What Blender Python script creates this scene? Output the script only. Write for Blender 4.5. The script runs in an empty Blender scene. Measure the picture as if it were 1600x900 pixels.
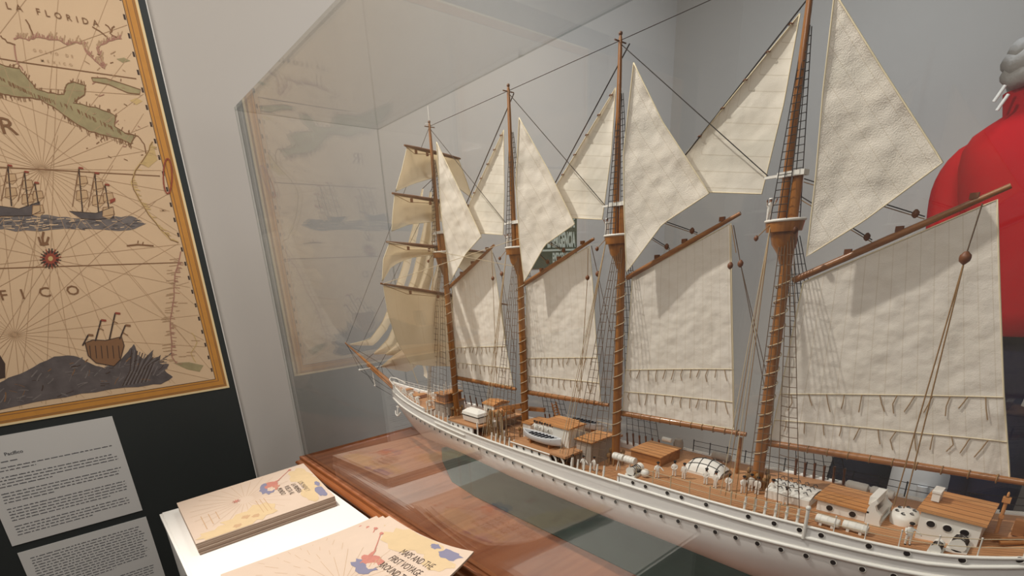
import bpy, bmesh, math, random
from mathutils import Vector, Matrix
random.seed(7)
S = bpy.context.scene
COL = S.collection
# ---------------------------------------------------------------- scale and camera
U = 0.45            # metres per layout unit
CAMZ = 1.28         # camera height, m
FPX, PX, PY = 782.08, 774.30, 700.80
PITCH, ROLL, YAW = 0.344761, -0.0565168, 0.677365
FW = Vector((math.sin(YAW)*math.cos(PITCH), math.cos(YAW)*math.cos(PITCH), -math.sin(PITCH)))
_r = Vector((math.cos(YAW), -math.sin(YAW), 0)); _u = _r.cross(FW)
RT = _r*math.cos(ROLL)+_u*math.sin(ROLL); UP = -_r*math.sin(ROLL)+_u*math.cos(ROLL)
cam = bpy.data.objects.new('camera', bpy.data.cameras.new('camera')); COL.objects.link(cam)
cam.matrix_world = Matrix(((RT.x, UP.x, -FW.x, 0), (RT.y, UP.y, -FW.y, 0), (RT.z, UP.z, -FW.z, CAMZ), (0, 0, 0, 1)))
cam.data.sensor_width = 36; cam.data.lens = FPX/1600*36
cam.data.shift_x = (800-PX)/1600; cam.data.shift_y = (PY-450)/1600
cam.data.clip_start = 0.02
S.camera = cam
S.view_settings.view_transform = 'Standard'; S.view_settings.look = 'None'
S.view_settings.exposure = 0.0; S.view_settings.gamma = 1; S.view_settings.use_curve_mapping = False
# ---------------------------------------------------------------- world and lights
w = bpy.data.worlds.new('world'); S.world = w; w.use_nodes = True
w.node_tree.nodes['Background'].inputs[0].default_value = (1.0, 0.97, 0.94, 1)
w.node_tree.nodes['Background'].inputs[1].default_value = 0.15

def W(p): return Vector((p[0]*U, p[1]*U, p[2]*U+CAMZ))
def lamp(name, kind, pos, target, power, color, size, blend=.5, angle=100):
    l = bpy.data.lights.new(name, kind); l.energy = power; l.color = color
    if kind == 'SPOT': l.shadow_soft_size = size; l.spot_size = math.radians(angle); l.spot_blend = blend
    else: l.size = size
    o = bpy.data.objects.new(name, l); COL.objects.link(o)
    o.location = W(pos); d = W(target)-W(pos); o.rotation_euler = d.to_track_quat('-Z', 'Y').to_euler()
    return o
WARM = (1.0, .94, .87)
lamp('track_spotlight', 'SPOT', (-.45, 2.3, 2.9), (1.5, .45, -.2), 122, WARM, .022, .45, 84)
lamp('wall_fill', 'SPOT', (2.2, 1.0, 3.4), (1.9, 3.5, .2), 42, (1, .95, .88), .2, .8, 95)  # added fill coned onto the back wall, no such lamp in view
lamp('room_fill', 'SPOT', (3.5, .1, 3.4), (4.3, 3.0, -.6), 100, (.80, .88, 1.0), .25, .9, 100)  # added cool fill for the back corner, unseen source
lamp('aisle_fill', 'AREA', (-1.6, .1, 2.2), (1.1, 1.2, -.5), 10.5, WARM, .7)  # added fill lifting the hull from the camera side, unseen source

lamp('map_fill', 'AREA', (-.5, 1.5, 2.6), (-.1, 3.47, -.1), 4.5, WARM, .4)  # added fill to brighten the map, no fixture there

# ---------------------------------------------------------------- pixel of the photo -> point of the place
def ray(x, y): return RT*((x-PX)/FPX)+UP*((PY-y)/FPX)+FW
def onX(x, y, X): d = ray(x, y); return d*(X/d.x)
def onY(x, y, Y): d = ray(x, y); return d*(Y/d.y)
def onZ(x, y, Z): d = ray(x, y); return d*(Z/d.z)
def onP(x, y, p, n): d = ray(x, y); return d*(Vector(p).dot(n)/d.dot(n))
def lerp(a, b, t): return a+(b-a)*t
def interp(tab, v):
    if v <= tab[0][0]: return tab[0][1]
    for (a, p), (b, q) in zip(tab, tab[1:]):
        if v <= b: return lerp(p, q, (v-a)/(b-a))
    return tab[-1][1]
def smooth_interp(tab, v):
    # catmull-rom through the table
    xs = [t[0] for t in tab]; ys = [t[1] for t in tab]
    if v <= xs[0]: return ys[0]
    if v >= xs[-1]: return ys[-1]
    for i in range(len(xs)-1):
        if v <= xs[i+1]:
            h = xs[i+1]-xs[i]; t = (v-xs[i])/h
            m0 = (ys[i+1]-ys[max(i-1, 0)])/(xs[i+1]-xs[max(i-1, 0)])*h
            m1 = (ys[min(i+2, len(xs)-1)]-ys[i])/(xs[min(i+2, len(xs)-1)]-xs[i])*h
            return (2*t**3-3*t*t+1)*ys[i]+(t**3-2*t*t+t)*m0+(-2*t**3+3*t*t)*ys[i+1]+(t**3-t*t)*m1
def poly_at(pts, t):
    # point at fraction t along a polyline of tuples
    L = [0]
    for a, b in zip(pts, pts[1:]): L.append(L[-1]+math.dist(a, b))
    v = t*L[-1]
    for i in range(len(pts)-1):
        if v <= L[i+1] or i == len(pts)-2:
            k = (v-L[i])/max(L[i+1]-L[i], 1e-9); k = min(max(k, 0), 1)
            return tuple(lerp(p, q, k) for p, q in zip(pts[i], pts[i+1]))
def spline(pts, n):
    # smooth curve through points, n samples
    P = [Vector(p) for p in pts]; out = []
    for k in range(n):
        f = k/(n-1)*(len(P)-1); i = min(int(f), len(P)-2); t = f-i
        p0 = P[max(i-1, 0)]; p1 = P[i]; p2 = P[i+1]; p3 = P[min(i+2, len(P)-1)]
        out.append(.5*((2*p1)+(p2-p0)*t+(2*p0-5*p1+4*p2-p3)*t*t+(3*p1-p0-3*p2+p3)*t**3))
    return out

# ---------------------------------------------------------------- materials
def lin(c):
    out = []
    for v in c:
        v = v/255; out.append(v/12.92 if v <= .04045 else ((v+.055)/1.055)**2.4)
    return out
def nmat(name):
    m = bpy.data.materials.new(name); m.use_nodes = True
    return m, m.node_tree.nodes, m.node_tree.links, m.node_tree.nodes['Principled BSDF']
def mat(name, c, rough=.6, metal=0, noise=0, scale=60, bump=0, bscale=200, stretch=None, coat=0):
    m, N, L, b = nmat(name); c = lin(c)
    b.inputs['Base Color'].default_value = (*c, 1); b.inputs['Roughness'].default_value = rough; b.inputs['Metallic'].default_value = metal
    if coat: b.inputs['Coat Weight'].default_value = coat; b.inputs['Coat Roughness'].default_value = .12
    if noise or bump:
        tc = N.new('ShaderNodeTexCoord'); mp = N.new('ShaderNodeMapping'); L.new(tc.outputs['Object'], mp.inputs[0])
        if stretch: mp.inputs['Scale'].default_value = stretch
    if noise:
        t = N.new('ShaderNodeTexNoise'); t.inputs['Scale'].default_value = scale; t.inputs['Detail'].default_value = 6; L.new(mp.outputs[0], t.inputs[0])
        mx = N.new('ShaderNodeMix'); mx.data_type = 'RGBA'; L.new(t.outputs[0], mx.inputs[0])
        mx.inputs[6].default_value = (*[v*(1-noise) for v in c], 1); mx.inputs[7].default_value = (*[min(1, v*(1+noise)) for v in c], 1)
        L.new(mx.outputs[2], b.inputs['Base Color'])
    if bump:
        t = N.new('ShaderNodeTexNoise'); t.inputs['Scale'].default_value = bscale; t.inputs['Detail'].default_value = 4; L.new(mp.outputs[0], t.inputs[0])
        bp = N.new('ShaderNodeBump'); bp.inputs['Strength'].default_value = bump; bp.inputs['Distance'].default_value = .002; L.new(t.outputs[0], bp.inputs['Height']); L.new(bp.outputs[0], b.inputs['Normal'])
    return m
def wood(name, c1, c2, rough=.4, axis='Y', scale=14, coat=0, planks=0):
    m, N, L, b = nmat(name); b.inputs['Roughness'].default_value = rough; b.inputs['Coat Weight'].default_value = coat; b.inputs['Coat Roughness'].default_value = .1
    tc = N.new('ShaderNodeTexCoord'); mp = N.new('ShaderNodeMapping'); L.new(tc.outputs['Object'], mp.inputs[0])
    s = [8, 8, 8]; s['XYZ'.index(axis)] = .5; mp.inputs['Scale'].default_value = s
    t = N.new('ShaderNodeTexNoise'); t.inputs['Scale'].default_value = scale; t.inputs['Detail'].default_value = 8; t.inputs['Distortion'].default_value = .6; L.new(mp.outputs[0], t.inputs[0])
    r = N.new('ShaderNodeValToRGB'); L.new(t.outputs[0], r.inputs[0]); r.color_ramp.elements[0].position = .3; r.color_ramp.elements[1].position = .72
    r.color_ramp.elements[0].color = (*lin(c1), 1); r.color_ramp.elements[1].color = (*lin(c2), 1)
    out = r.outputs[0]
    if planks:
        sp = N.new('ShaderNodeSeparateXYZ'); L.new(tc.outputs['Object'], sp.inputs[0])
        a = N.new('ShaderNodeMath'); a.operation = 'MULTIPLY'; a.inputs[1].default_value = 1/planks; L.new(sp.outputs[0], a.inputs[0])
        f = N.new('ShaderNodeMath'); f.operation = 'FRACT'; L.new(a.outputs[0], f.inputs[0])
        g = N.new('ShaderNodeMath'); g.operation = 'LESS_THAN'; g.inputs[1].default_value = .13; L.new(f.outputs[0], g.inputs[0])
        mx = N.new('ShaderNodeMix'); mx.data_type = 'RGBA'; L.new(g.outputs[0], mx.inputs[0]); L.new(out, mx.inputs[6]); mx.inputs[7].default_value = (*[v*.45 for v in lin(c1)], 1); out = mx.outputs[2]
    L.new(out, b.inputs['Base Color'])
    return m
def glass(name, tint=(1, 1, 1), ior=1.5, gain=1.0):
    # thin clear pane: each face lets light through and mirrors by Fresnel
    m, N, L, b = nmat(name); N.remove(b); o = N['Material Output']
    tr = N.new('ShaderNodeBsdfTransparent'); tr.inputs[0].default_value = (*tint, 1)
    gl = N.new('ShaderNodeBsdfGlossy'); gl.inputs['Roughness'].default_value = 0.0
    ge = N.new('ShaderNodeNewGeometry'); 
    fr = N.new('ShaderNodeLayerWeight'); fr.inputs['Blend'].default_value = .5
    # facing -> Schlick
    p = N.new('ShaderNodeMath'); p.operation = 'POWER'; p.inputs[1].default_value = 5; L.new(fr.outputs['Facing'], p.inputs[0])
    ma = N.new('ShaderNodeMath'); ma.operation = 'MULTIPLY_ADD'; ma.inputs[1].default_value = .96*gain; ma.inputs[2].default_value = .04*gain; L.new(p.outputs[0], ma.inputs[0])
    mx = N.new('ShaderNodeMixShader'); L.new(ma.outputs[0], mx.inputs[0]); L.new(tr.outputs[0], mx.inputs[1]); L.new(gl.outputs[0], mx.inputs[2]); L.new(mx.outputs[0], o.inputs[0])
    return m
def sailcloth(name, c, transl=.35, lw=.045, quilt=.5, qscale=55, sd=.84, qd=.006):
    m, N, L, b = nmat(name); N.remove(b); o = N['Material Output']; c = lin(c)
    uv = N.new('ShaderNodeUVMap'); sp = N.new('ShaderNodeSeparateXYZ'); L.new(uv.outputs[0], sp.inputs[0])
    f = N.new('ShaderNodeMath'); f.operation = 'FRACT'; L.new(sp.outputs[0], f.inputs[0])
    g = N.new('ShaderNodeMath'); g.operation = 'LESS_THAN'; g.inputs[1].default_value = lw; L.new(f.outputs[0], g.inputs[0])
    tc = N.new('ShaderNodeTexCoord')
    t = N.new('ShaderNodeTexNoise'); t.inputs['Scale'].default_value = 22; t.inputs['Detail'].default_value = 6; L.new(tc.outputs['Object'], t.inputs[0])
    mx = N.new('ShaderNodeMix'); mx.data_type = 'RGBA'; L.new(t.outputs[0], mx.inputs[0])
    mx.inputs[6].default_value = (c[0]*.9, c[1]*.88, c[2]*.82, 1); mx.inputs[7].default_value = (*[min(1, v*1.06) for v in c], 1)
    m2 = N.new('ShaderNodeMix'); m2.data_type = 'RGBA'; m2.inputs[7].default_value = (c[0]*sd, c[1]*sd*.96, c[2]*sd*.88, 1); L.new(mx.outputs[2], m2.inputs[6]); L.new(g.outputs[0], m2.inputs[0])
    q = N.new('ShaderNodeTexNoise'); q.inputs['Scale'].default_value = qscale; q.inputs['Detail'].default_value = 1.6; L.new(tc.outputs['Object'], q.inputs[0])
    wv = N.new('ShaderNodeTexNoise'); wv.inputs['Scale'].default_value = 900; L.new(tc.outputs['Object'], wv.inputs[0])
    ad = N.new('ShaderNodeMath'); ad.operation = 'MULTIPLY_ADD'; ad.inputs[1].default_value = .06; L.new(wv.outputs[0], ad.inputs[0]); L.new(q.outputs[0], ad.inputs[2])
    bp = N.new('ShaderNodeBump'); bp.inputs['Strength'].default_value = quilt; bp.inputs['Distance'].default_value = qd; L.new(ad.outputs[0], bp.inputs['Height'])
    d = N.new('ShaderNodeBsdfDiffuse'); L.new(m2.outputs[2], d.inputs[0]); L.new(bp.outputs[0], d.inputs['Normal'])
    tl = N.new('ShaderNodeBsdfTranslucent'); tint = N.new('ShaderNodeMix'); tint.data_type = 'RGBA'; tint.blend_type = 'MULTIPLY'; tint.inputs[0].default_value = 1
    L.new(m2.outputs[2], tint.inputs[6]); tint.inputs[7].default_value = (1, .91, .76, 1); L.new(tint.outputs[2], tl.inputs[0]); L.new(bp.outputs[0], tl.inputs['Normal'])
    ms = N.new('ShaderNodeMixShader'); ms.inputs[0].default_value = transl; L.new(d.outputs[0], ms.inputs[1]); L.new(tl.outputs[0], ms.inputs[2]); L.new(ms.outputs[0], o.inputs[0])
    return m
M = {}
M['wall'] = mat('grey_wall_paint', (186, 180, 172), .75, noise=.03, scale=3, bump=.05, bscale=300)
M['floor'] = wood('floor_boards', (92, 62, 44), (126, 88, 62), .4, 'Y', 6)
M['panel'] = mat('black_green_panel', (36, 41, 40), .55, noise=.08, scale=8)
M['paper'] = mat('aged_map_paper', (214, 184, 148), .7, noise=.11, scale=7)
M['cream'] = mat('map_margin', (232, 208, 160), .7)
M['gold'] = mat('map_gold_border', (196, 136, 58), .6, noise=.12, scale=60)
M['ink'] = mat('brown_ink', (132, 96, 66), .8)
M['inkdark'] = mat('dark_ink', (70, 54, 46), .8)
M['inkfaint'] = mat('faint_ink', (182, 150, 116), .8)
M['green'] = mat('green_wash', (160, 146, 108), .8, noise=.35, scale=45)
M['pink'] = mat('pink_wash', (172, 126, 106), .8, noise=.1, scale=60)
M['yellow'] = mat('yellow_wash', (202, 172, 118), .8, noise=.1, scale=50)
M['sea'] = mat('blue_grey_wash', (116, 108, 104), .8, noise=.4, scale=70)
M['wave'] = mat('dark_wave_wash', (92, 84, 82), .8, noise=.6, scale=40)
M['redink'] = mat('red_ink', (150, 74, 56), .8)
M['card'] = mat('white_card', (205, 203, 198), .55)
M['print'] = mat('card_print', (92, 92, 94), .7)
M['white'] = mat('white_lacquer', (240, 238, 232), .18, coat=.3)
M['hull'] = mat('white_hull_paint', (236, 233, 230), .32, noise=.03, scale=30)
M['hullband'] = mat('white_rail_paint', (240, 237, 230), .3)
M['whitepart'] = mat('white_fitting_paint', (234, 230, 222), .45)
M['black'] = mat('black_paint', (26, 25, 26), .5)
M['hole'] = mat('porthole_black', (40, 37, 38), .3)
M['deck'] = wood('deck_planking', (176, 124, 84), (202, 152, 108), .55, 'Y', 10, planks=.0045)
M['roofwood'] = wood('cabin_roof_wood', (184, 124, 72), (208, 150, 94), .5, 'Y', 12, planks=.009)
M['mast'] = wood('varnished_mast', (132, 80, 32), (172, 112, 52), .32, 'Z', 16, coat=.4)
M['spar'] = wood('varnished_spar', (136, 86, 46), (176, 120, 70), .36, 'Y', 16, coat=.3)
M['darkspar'] = wood('dark_yard', (92, 56, 34), (124, 80, 50), .4, 'X', 16)
M['rope'] = mat('tan_rope', (150, 116, 76), .9)
M['darkrope'] = mat('dark_tarred_rope', (56, 48, 44), .9)
M['brownrope'] = mat('brown_tarred_rope', (104, 82, 62), .9)
M['sailwash'] = mat('sail_wash', (196, 164, 126), .8, noise=.15, scale=90)
M['paleline'] = mat('pale_line', (196, 178, 148), .9)
M['bolt'] = mat('cream_bolt_rope', (224, 210, 178), .9)
M['reef'] = mat('brown_reef_cord', (158, 130, 96), .9)
M['block'] = mat('wooden_block', (120, 70, 36), .5)
M['gaffcloth'] = sailcloth('gaff_canvas', (238, 231, 223), .2, .06, .6, 55, .88, .006)
M['topcloth'] = sailcloth('topsail_canvas', (238, 231, 222), .22, .035, .9, 30, .84, .011)
M['staycloth'] = sailcloth('staysail_canvas', (238, 232, 222), .3, .06, .55, 45, .84)
M['squarecloth'] = sailcloth('square_canvas', (230, 218, 196), .4, .02, .3, 40, .92)
M['vwood'] = wood('mahogany_case', (128, 70, 36), (168, 102, 56), .24, 'Y', 6, coat=.4)
M['vtop'] = wood('mahogany_case_top', (136, 80, 52), (170, 110, 76), .26, 'X', 5)
M['vwoodx'] = wood('mahogany_case_end', (104, 48, 24), (156, 82, 44), .24, 'X', 9, coat=.5)
M['green_slab'] = mat('dark_green_mottle', (52, 72, 60), .3, noise=.45, scale=26, stretch=(2.5, .7, 1))
M['greenline'] = mat('pale_green_line', (96, 116, 98), .4)
M['glass'] = glass('clear_acrylic', (.985, .99, .985), gain=1.45)
M['edge'] = glass('acrylic_edge', (.84, .865, .86), gain=1.6)
M['cover'] = mat('booklet_cover', (204, 184, 166), .4, noise=.05, scale=30)
M['pages'] = mat('booklet_pages', (150, 126, 108), .7, noise=.3, scale=200, stretch=(.1, .1, 8))
M['blueink'] = mat('blue_ink', (122, 120, 142), .7)
M['landwash'] = mat('pale_land_wash', (200, 176, 138), .6, noise=.08, scale=60)
M['redwash'] = mat('pale_red_wash', (184, 120, 106), .6, noise=.2, scale=200)
M['signgreen'] = mat('sign_green', (42, 62, 48), .5)
M['signwhite'] = mat('sign_white', (178, 186, 172), .5)
M['red'] = mat('red_jacket_cloth', (182, 6, 18), .8, noise=.15, scale=9, bump=.5, bscale=14)
M['navy'] = mat('navy_cloth', (34, 34, 58), .85, noise=.15, scale=20)
M['darkcloth'] = mat('dark_navy_cloth', (30, 29, 40), .85, noise=.3, scale=14)
M['grey'] = mat('grey_fleece', (165, 160, 154), .95, noise=.12, scale=40, bump=.8, bscale=150)
M['canvas'] = mat('white_canvas_bag', (206, 206, 206), .85, noise=.06, scale=20, bump=.3, bscale=40)
M['skin'] = mat('figure_face_paint', (150, 104, 78), .6)
M['figwhite'] = mat('figure_white_paint', (232, 228, 220), .5)
M['boatgrey'] = mat('boat_pale_grey', (206, 207, 210), .4)
M['greywall'] = mat('weathered_cabin_wall', (176, 164, 152), .6, noise=.1, scale=120)

for n_ in ('red', 'navy', 'darkcloth', 'grey', 'canvas'): M[n_].node_tree.nodes['Principled BSDF'].inputs['Specular IOR Level'].default_value = .12

# ---------------------------------------------------------------- mesh builder
ORIG = {}
class MB:
    def __init__(s): s.v = []; s.f = []; s.m = []; s.uv = {}; s.sm = []
    def add(s, verts, faces, m=0, smooth=False):
        o = len(s.v); s.v += [Vector(p) for p in verts]
        for f in faces: s.f.append([i+o for i in f]); s.m.append(m); s.sm.append(smooth)
        return o
    def box(s, c, d, m=0, rz=0, R=None):
        R = R or Matrix.Rotation(rz, 3, 'Z'); c = Vector(c); v = []
        for k in (-1, 1):
            for j in (-1, 1):
                for i in (-1, 1): v.append(c+R@Vector((i*d[0]/2, j*d[1]/2, k*d[2]/2)))
        s.add(v, [(0, 2, 3, 1), (4, 5, 7, 6), (0, 1, 5, 4), (2, 6, 7, 3), (0, 4, 6, 2), (1, 3, 7, 5)], m)
    def bx(s, a, b, m=0): s.box([(p+q)/2 for p, q in zip(a, b)], [abs(q-p) for p, q in zip(a, b)], m)
    def tube(s, pts, r, n=8, m=0, cap=True, smooth=True):
        P = [Vector(p) for p in pts]; k = len(P); R = r if isinstance(r, (list, tuple)) else [r]*k
        ref = None; v = []
        for i in range(k):
            t = (P[min(i+1, k-1)]-P[max(i-1, 0)])
            if t.length < 1e-9: t = Vector((0, 0, 1))
            t.normalize()
            if ref is None: ref = Vector((0, 0, 1)) if abs(t.z) < .9 else Vector((1, 0, 0))
            a = ref-t*ref.dot(t); a.normalize(); ref = a; b = t.cross(a)
            for j in range(n):
                g = 2*math.pi*j/n; v.append(P[i]+(a*math.cos(g)+b*math.sin(g))*R[i])
        f = [(i*n+j, i*n+(j+1) % n, (i+1)*n+(j+1) % n, (i+1)*n+j) for i in range(k-1) for j in range(n)]
        s.add(v, f, m, smooth)
        if cap:
            s.add(v[:n], [tuple(range(n))[::-1]], m); s.add(v[-n:], [tuple(range(n))], m)
    def loft(s, rings, m=0, closed=True, cap=True, smooth=True):
        n = len(rings[0]); v = [p for r in rings for p in r]; e = n if closed else n-1
        s.add(v, [(i*n+j, i*n+(j+1) % n, (i+1)*n+(j+1) % n, (i+1)*n+j) for i in range(len(rings)-1) for j in range(e)], m, smooth)
        if cap: s.add(rings[0], [tuple(range(n))[::-1]], m); s.add(rings[-1], [tuple(range(n))], m)
    def ball(s, c, r, m=0, n=12, k=8):
        c = Vector(c); r = r if isinstance(r, (list, tuple)) else (r, r, r)
        rings = []
        for i in range(k+1):
            a = -math.pi/2+math.pi*i/k; q = max(math.cos(a), .001)
            rings.append([c+Vector((r[0]*q*math.cos(2*math.pi*j/n), r[1]*q*math.sin(2*math.pi*j/n), r[2]*math.sin(a))) for j in range(n)])
        s.loft(rings, m)
    def disc(s, c, nrm, r, h, m=0, n=12):
        c = Vector(c); nrm = Vector(nrm).normalized(); s.tube([c-nrm*h*.4, c+nrm*h*.6], r, n, m, True, False)
    def grid(s, fn, n, m_, mi=0, uvf=None, smooth=True):
        o = len(s.v)
        for i in range(n+1):
            for j in range(m_+1):
                s.v.append(Vector(fn(i/n, j/m_)))
                if uvf: s.uv[len(s.v)-1] = uvf(i/n, j/m_)
        for i in range(n):
            for j in range(m_):
                a = o+i*(m_+1)+j; s.f.append([a, a+m_+1, a+m_+2, a+1]); s.m.append(mi); s.sm.append(smooth)
    def build(s, name, mats, parent=None, origin=None, fix=True):
        me = bpy.data.meshes.new(name)
        if origin is None:
            xs = [p.x for p in s.v]; ys = [p.y for p in s.v]; origin = Vector(((min(xs)+max(xs))/2, (min(ys)+max(ys))/2, min(p.z for p in s.v)))
        origin = Vector(origin); Wo = W(origin)
        me.from_pydata([(p-origin)*U for p in s.v], [], s.f)
        mats = mats if isinstance(mats, (list, tuple)) else [mats]
        for x in mats: me.materials.append(M[x] if isinstance(x, str) else x)
        me.polygons.foreach_set('material_index', s.m); me.polygons.foreach_set('use_smooth', s.sm)
        if s.uv:
            ul = me.uv_layers.new(name='UVMap')
            for l in me.loops: ul.data[l.index].uv = s.uv.get(l.vertex_index, (.5, .5))
        me.update()
        if fix:
            bm = bmesh.new(); bm.from_mesh(me); bmesh.ops.recalc_face_normals(bm, faces=bm.faces); bm.to_mesh(me); bm.free()
        return link(name, me, Wo, parent)
def link(name, data, Wo, parent=None):
    o = bpy.data.objects.new(name, data); COL.objects.link(o)
    ORIG[o.name] = Wo.copy()
    if parent: o.parent = parent; o.location = Wo-ORIG[parent.name]
    else: o.location = Wo
    return o
def empty(name, p, parent=None):
    o = link(name, None, W(p), parent); o.empty_display_size = .02; return o
def tag(o, label=None, cat=None, group=None, kind=None):
    if label: o['label'] = label
    if cat: o['category'] = cat
    if group: o['group'] = group
    if kind: o['kind'] = kind
    return o
def text2d(body, size=1, shear=0, bold=0, cond=1):
    # letter outlines of the built-in font as 2-D triangles (x right, y up), starting at the origin
    c = bpy.data.curves.new('t', 'FONT'); c.body = body; c.size = size; c.shear = shear; c.offset = bold; c.fill_mode = 'BOTH'; c.resolution_u = 2
    o = bpy.data.objects.new('t', c); COL.objects.link(o); bpy.context.view_layer.update()
    me = bpy.data.meshes.new_from_object(o.evaluated_get(bpy.context.evaluated_depsgraph_get()))
    v = [(p.co.x*cond, p.co.y) for p in me.vertices]; f = [tuple(q.vertices) for q in me.polygons]
    bpy.data.objects.remove(o); bpy.data.curves.remove(c); bpy.data.meshes.remove(me)
    return v, f
def skin_mesh(verts, edges, radii, sub=2, root=0):
    me = bpy.data.meshes.new('sk'); me.from_pydata([Vector(v) for v in verts], edges, [])
    o = bpy.data.objects.new('sk', me); COL.objects.link(o)
    o.modifiers.new('skin', 'SKIN'); o.modifiers['skin'].use_smooth_shade = True
    if sub: sb = o.modifiers.new('sub', 'SUBSURF'); sb.levels = sub; sb.render_levels = sub
    if not me.skin_vertices: 
        me.attributes  # layer is added with the modifier in the UI only
        bm = bmesh.new(); bm.from_mesh(me); bm.verts.layers.skin.verify(); bm.to_mesh(me); bm.free()
    for i, r in enumerate(radii):
        sv = me.skin_vertices[0].data[i]; rr = r if isinstance(r, (tuple, list)) else (r, r); sv.radius = rr; sv.use_root = (i == root)
    bpy.context.view_layer.update()
    out = bpy.data.meshes.new_from_object(o.evaluated_get(bpy.context.evaluated_depsgraph_get()))
    bpy.data.objects.remove(o); bpy.data.meshes.remove(me)
    return [v.co.copy() for v in out.vertices], [tuple(p.vertices) for p in out.polygons]
# ================================================================ the room
FLOORZ = -CAMZ/U
def struct(o, label=None): o['kind'] = 'structure'; return o
YW, XR = 3.5, 5.45
def slab(name, a, b, m):
    k = MB(); k.bx(a, b); return struct(k.build(name, m))
slab('wall_back', (-5, YW, FLOORZ), (XR+.1, YW+.2, 3.6), 'wall')
slab('wall_right', (XR, -3.5, FLOORZ), (XR+.2, YW, 3.6), 'wall')
slab('floor', (-5, -3.5, FLOORZ-.1), (XR+.2, YW+.2, FLOORZ), 'floor')
for nm, a, b in (('baseboard_back', (.73, YW-.03, FLOORZ), (XR, YW, FLOORZ+.22)), ('baseboard_right', (XR-.03, -3.5, FLOORZ), (XR, YW-.03, FLOORZ+.22))):
    slab(nm, a, b, 'whitepart')
# ================================================================ black panel with the old sea map and the text cards
YP = 3.465
PXR = .706
k = MB(); k.bx((-2.6, YP, FLOORZ+.002), (PXR, YW-.003, 1.9)); k.bx((PXR, YP+.004, FLOORZ+.002), (PXR+.006, YW-.003, 1.9), 1)
panel = tag(k.build('exhibit_board', ['panel', 'whitepart']), 'tall black green exhibit board on the grey wall, carrying the sea map and text cards', 'exhibit board')

NL = [0]
def mp(x, y, l=0): return onY(x, y, YP-.006-l*.0006)
def flat(mb, pts, m, l): NL[0] = (NL[0]+1) % 130; mb.add([mp(x, y, l+NL[0]*.007) for x, y in pts], [tuple(range(len(pts)))], m)
def ribbon(mb, P, wd, m, nrm, taper=None):
    # flat strip along 3-D points, lying in the plane with normal nrm
    P = [Vector(p) for p in P]; v = []
    for i, p in enumerate(P):
        t = (P[min(i+1, len(P)-1)]-P[max(i-1, 0)]); 
        if t.length < 1e-9: t = Vector((1, 0, 0))
        s = t.normalized().cross(nrm).normalized()*(wd[i] if isinstance(wd, list) else wd)/2; v += [p-s, p+s]
    mb.add(v, [(2*i, 2*i+1, 2*i+3, 2*i+2) for i in range(len(P)-1)], m)
NY = Vector((0, -1, 0))
MX1, MZ0, MX0, MZ1 = .672, -.613, -2.3, 1.75
k = MB(); yb = YP-.006
k.bx((MX0, yb, MZ0), (MX1, YP, MZ1), 1)                      # cream margin of the sheet
def rect(mb, x0, z0, x1, z1, m, l): y = yb-l*.0006; mb.add([(x0, y, z0), (x1, y, z0), (x1, y, z1), (x0, y, z1)], [(0, 1, 2, 3)], m)
MAPM = ['paper', 'cream', 'gold', 'ink', 'inkfaint', 'green', 'pink', 'yellow', 'sea', 'wave', 'redink', 'inkdark', 'sailwash']
rect(k, MX0+.012, MZ0+.012, MX1-.012, MZ1-.012, 2, 1)
rect(k, MX0+.065, MZ0+.064, MX1-.066, MZ1-.065, 11, 2)
rect(k, MX0+.068, MZ0+.067, MX1-.069, MZ1-.068, 0, 3)
for o_, m_ in ((.018, 3), (.024, 3), (.052, 3)):              # fine rules in the gold border
    y = yb-2*.0006
    k.bx((MX1-o_-.0015, y, MZ0+o_), (MX1-o_+.0015, y+.0006, MZ1-o_), m_); k.bx((MX0+o_, y, MZ0+o_-.0015), (MX1-o_, y+.0006, MZ0+o_+.0015), m_)
for i in range(60):                                           # graduated scale along the inner edge
    z = MZ0+.075+i*.038
    if i % 2: rect(k, MX1-.080, z, MX1-.071, z+.022, 11, 4)
def line(pts, wpx, m, l=5): NL[0] = (NL[0]+1) % 130; ribbon(k, [mp(x, y, l+NL[0]*.007) for x, y in pts], wpx*.0034, m, NY)
def jag(pts, amp, seg=3):
    out = []
    for a, b in zip(pts, pts[1:]):
        for i in range(seg): t = i/seg; out.append((lerp(a[0], b[0], t)+random.uniform(-amp, amp), lerp(a[1], b[1], t)+random.uniform(-amp, amp)))
    return out+[pts[-1]]
def clipbox(a, b):
    # keep rhumb lines inside the map field
    return [a, b]
def inside(x, y): p = mp(x, y); return p.x < MX1-.075 and p.z > MZ0+.075
def rhumb(c, n, L, rot=0, m=4):
    for i in range(n):
        a = rot+2*math.pi*i/n; q = None
        P0 = mp(*c)
        for s in range(1, 60):
            p = P0+Vector((math.cos(a), 0, math.sin(a)))*L*s/60
            if p.x > MX1-.072 or p.z < MZ0+.07 or p.x < MX0+.07: break
            q = p
        NL[0] = (NL[0]+1) % 130; dv = Vector((0, -.003-NL[0]*4e-6, 0))
        if q: ribbon(k, [P0+dv, q+dv], .0017, m, NY)
rhumb((66, 264), 32, 1.3, .05); rhumb((23, 523), 28, 1.0, .02); rhumb((79, 404), 16, .9, .1); rhumb((-60, 130), 16, 1.4, .07)
for y0, pts in enumerate([((-20, 88), (33, 97), (213, 123)), ((-20, 260), (250, 275)), ((-20, 420), (100, 416), (285, 410))]): line(pts, 1.3, 3)
gulf = [(22, 62), (30, 58), (45, 62), (55, 58), (70, 60), (90, 62), (105, 70), (118, 65), (128, 68), (135, 80), (145, 92), (155, 100), (163, 106), (160, 95), (152, 75), (160, 68), (175, 62), (190, 60)]
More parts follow.
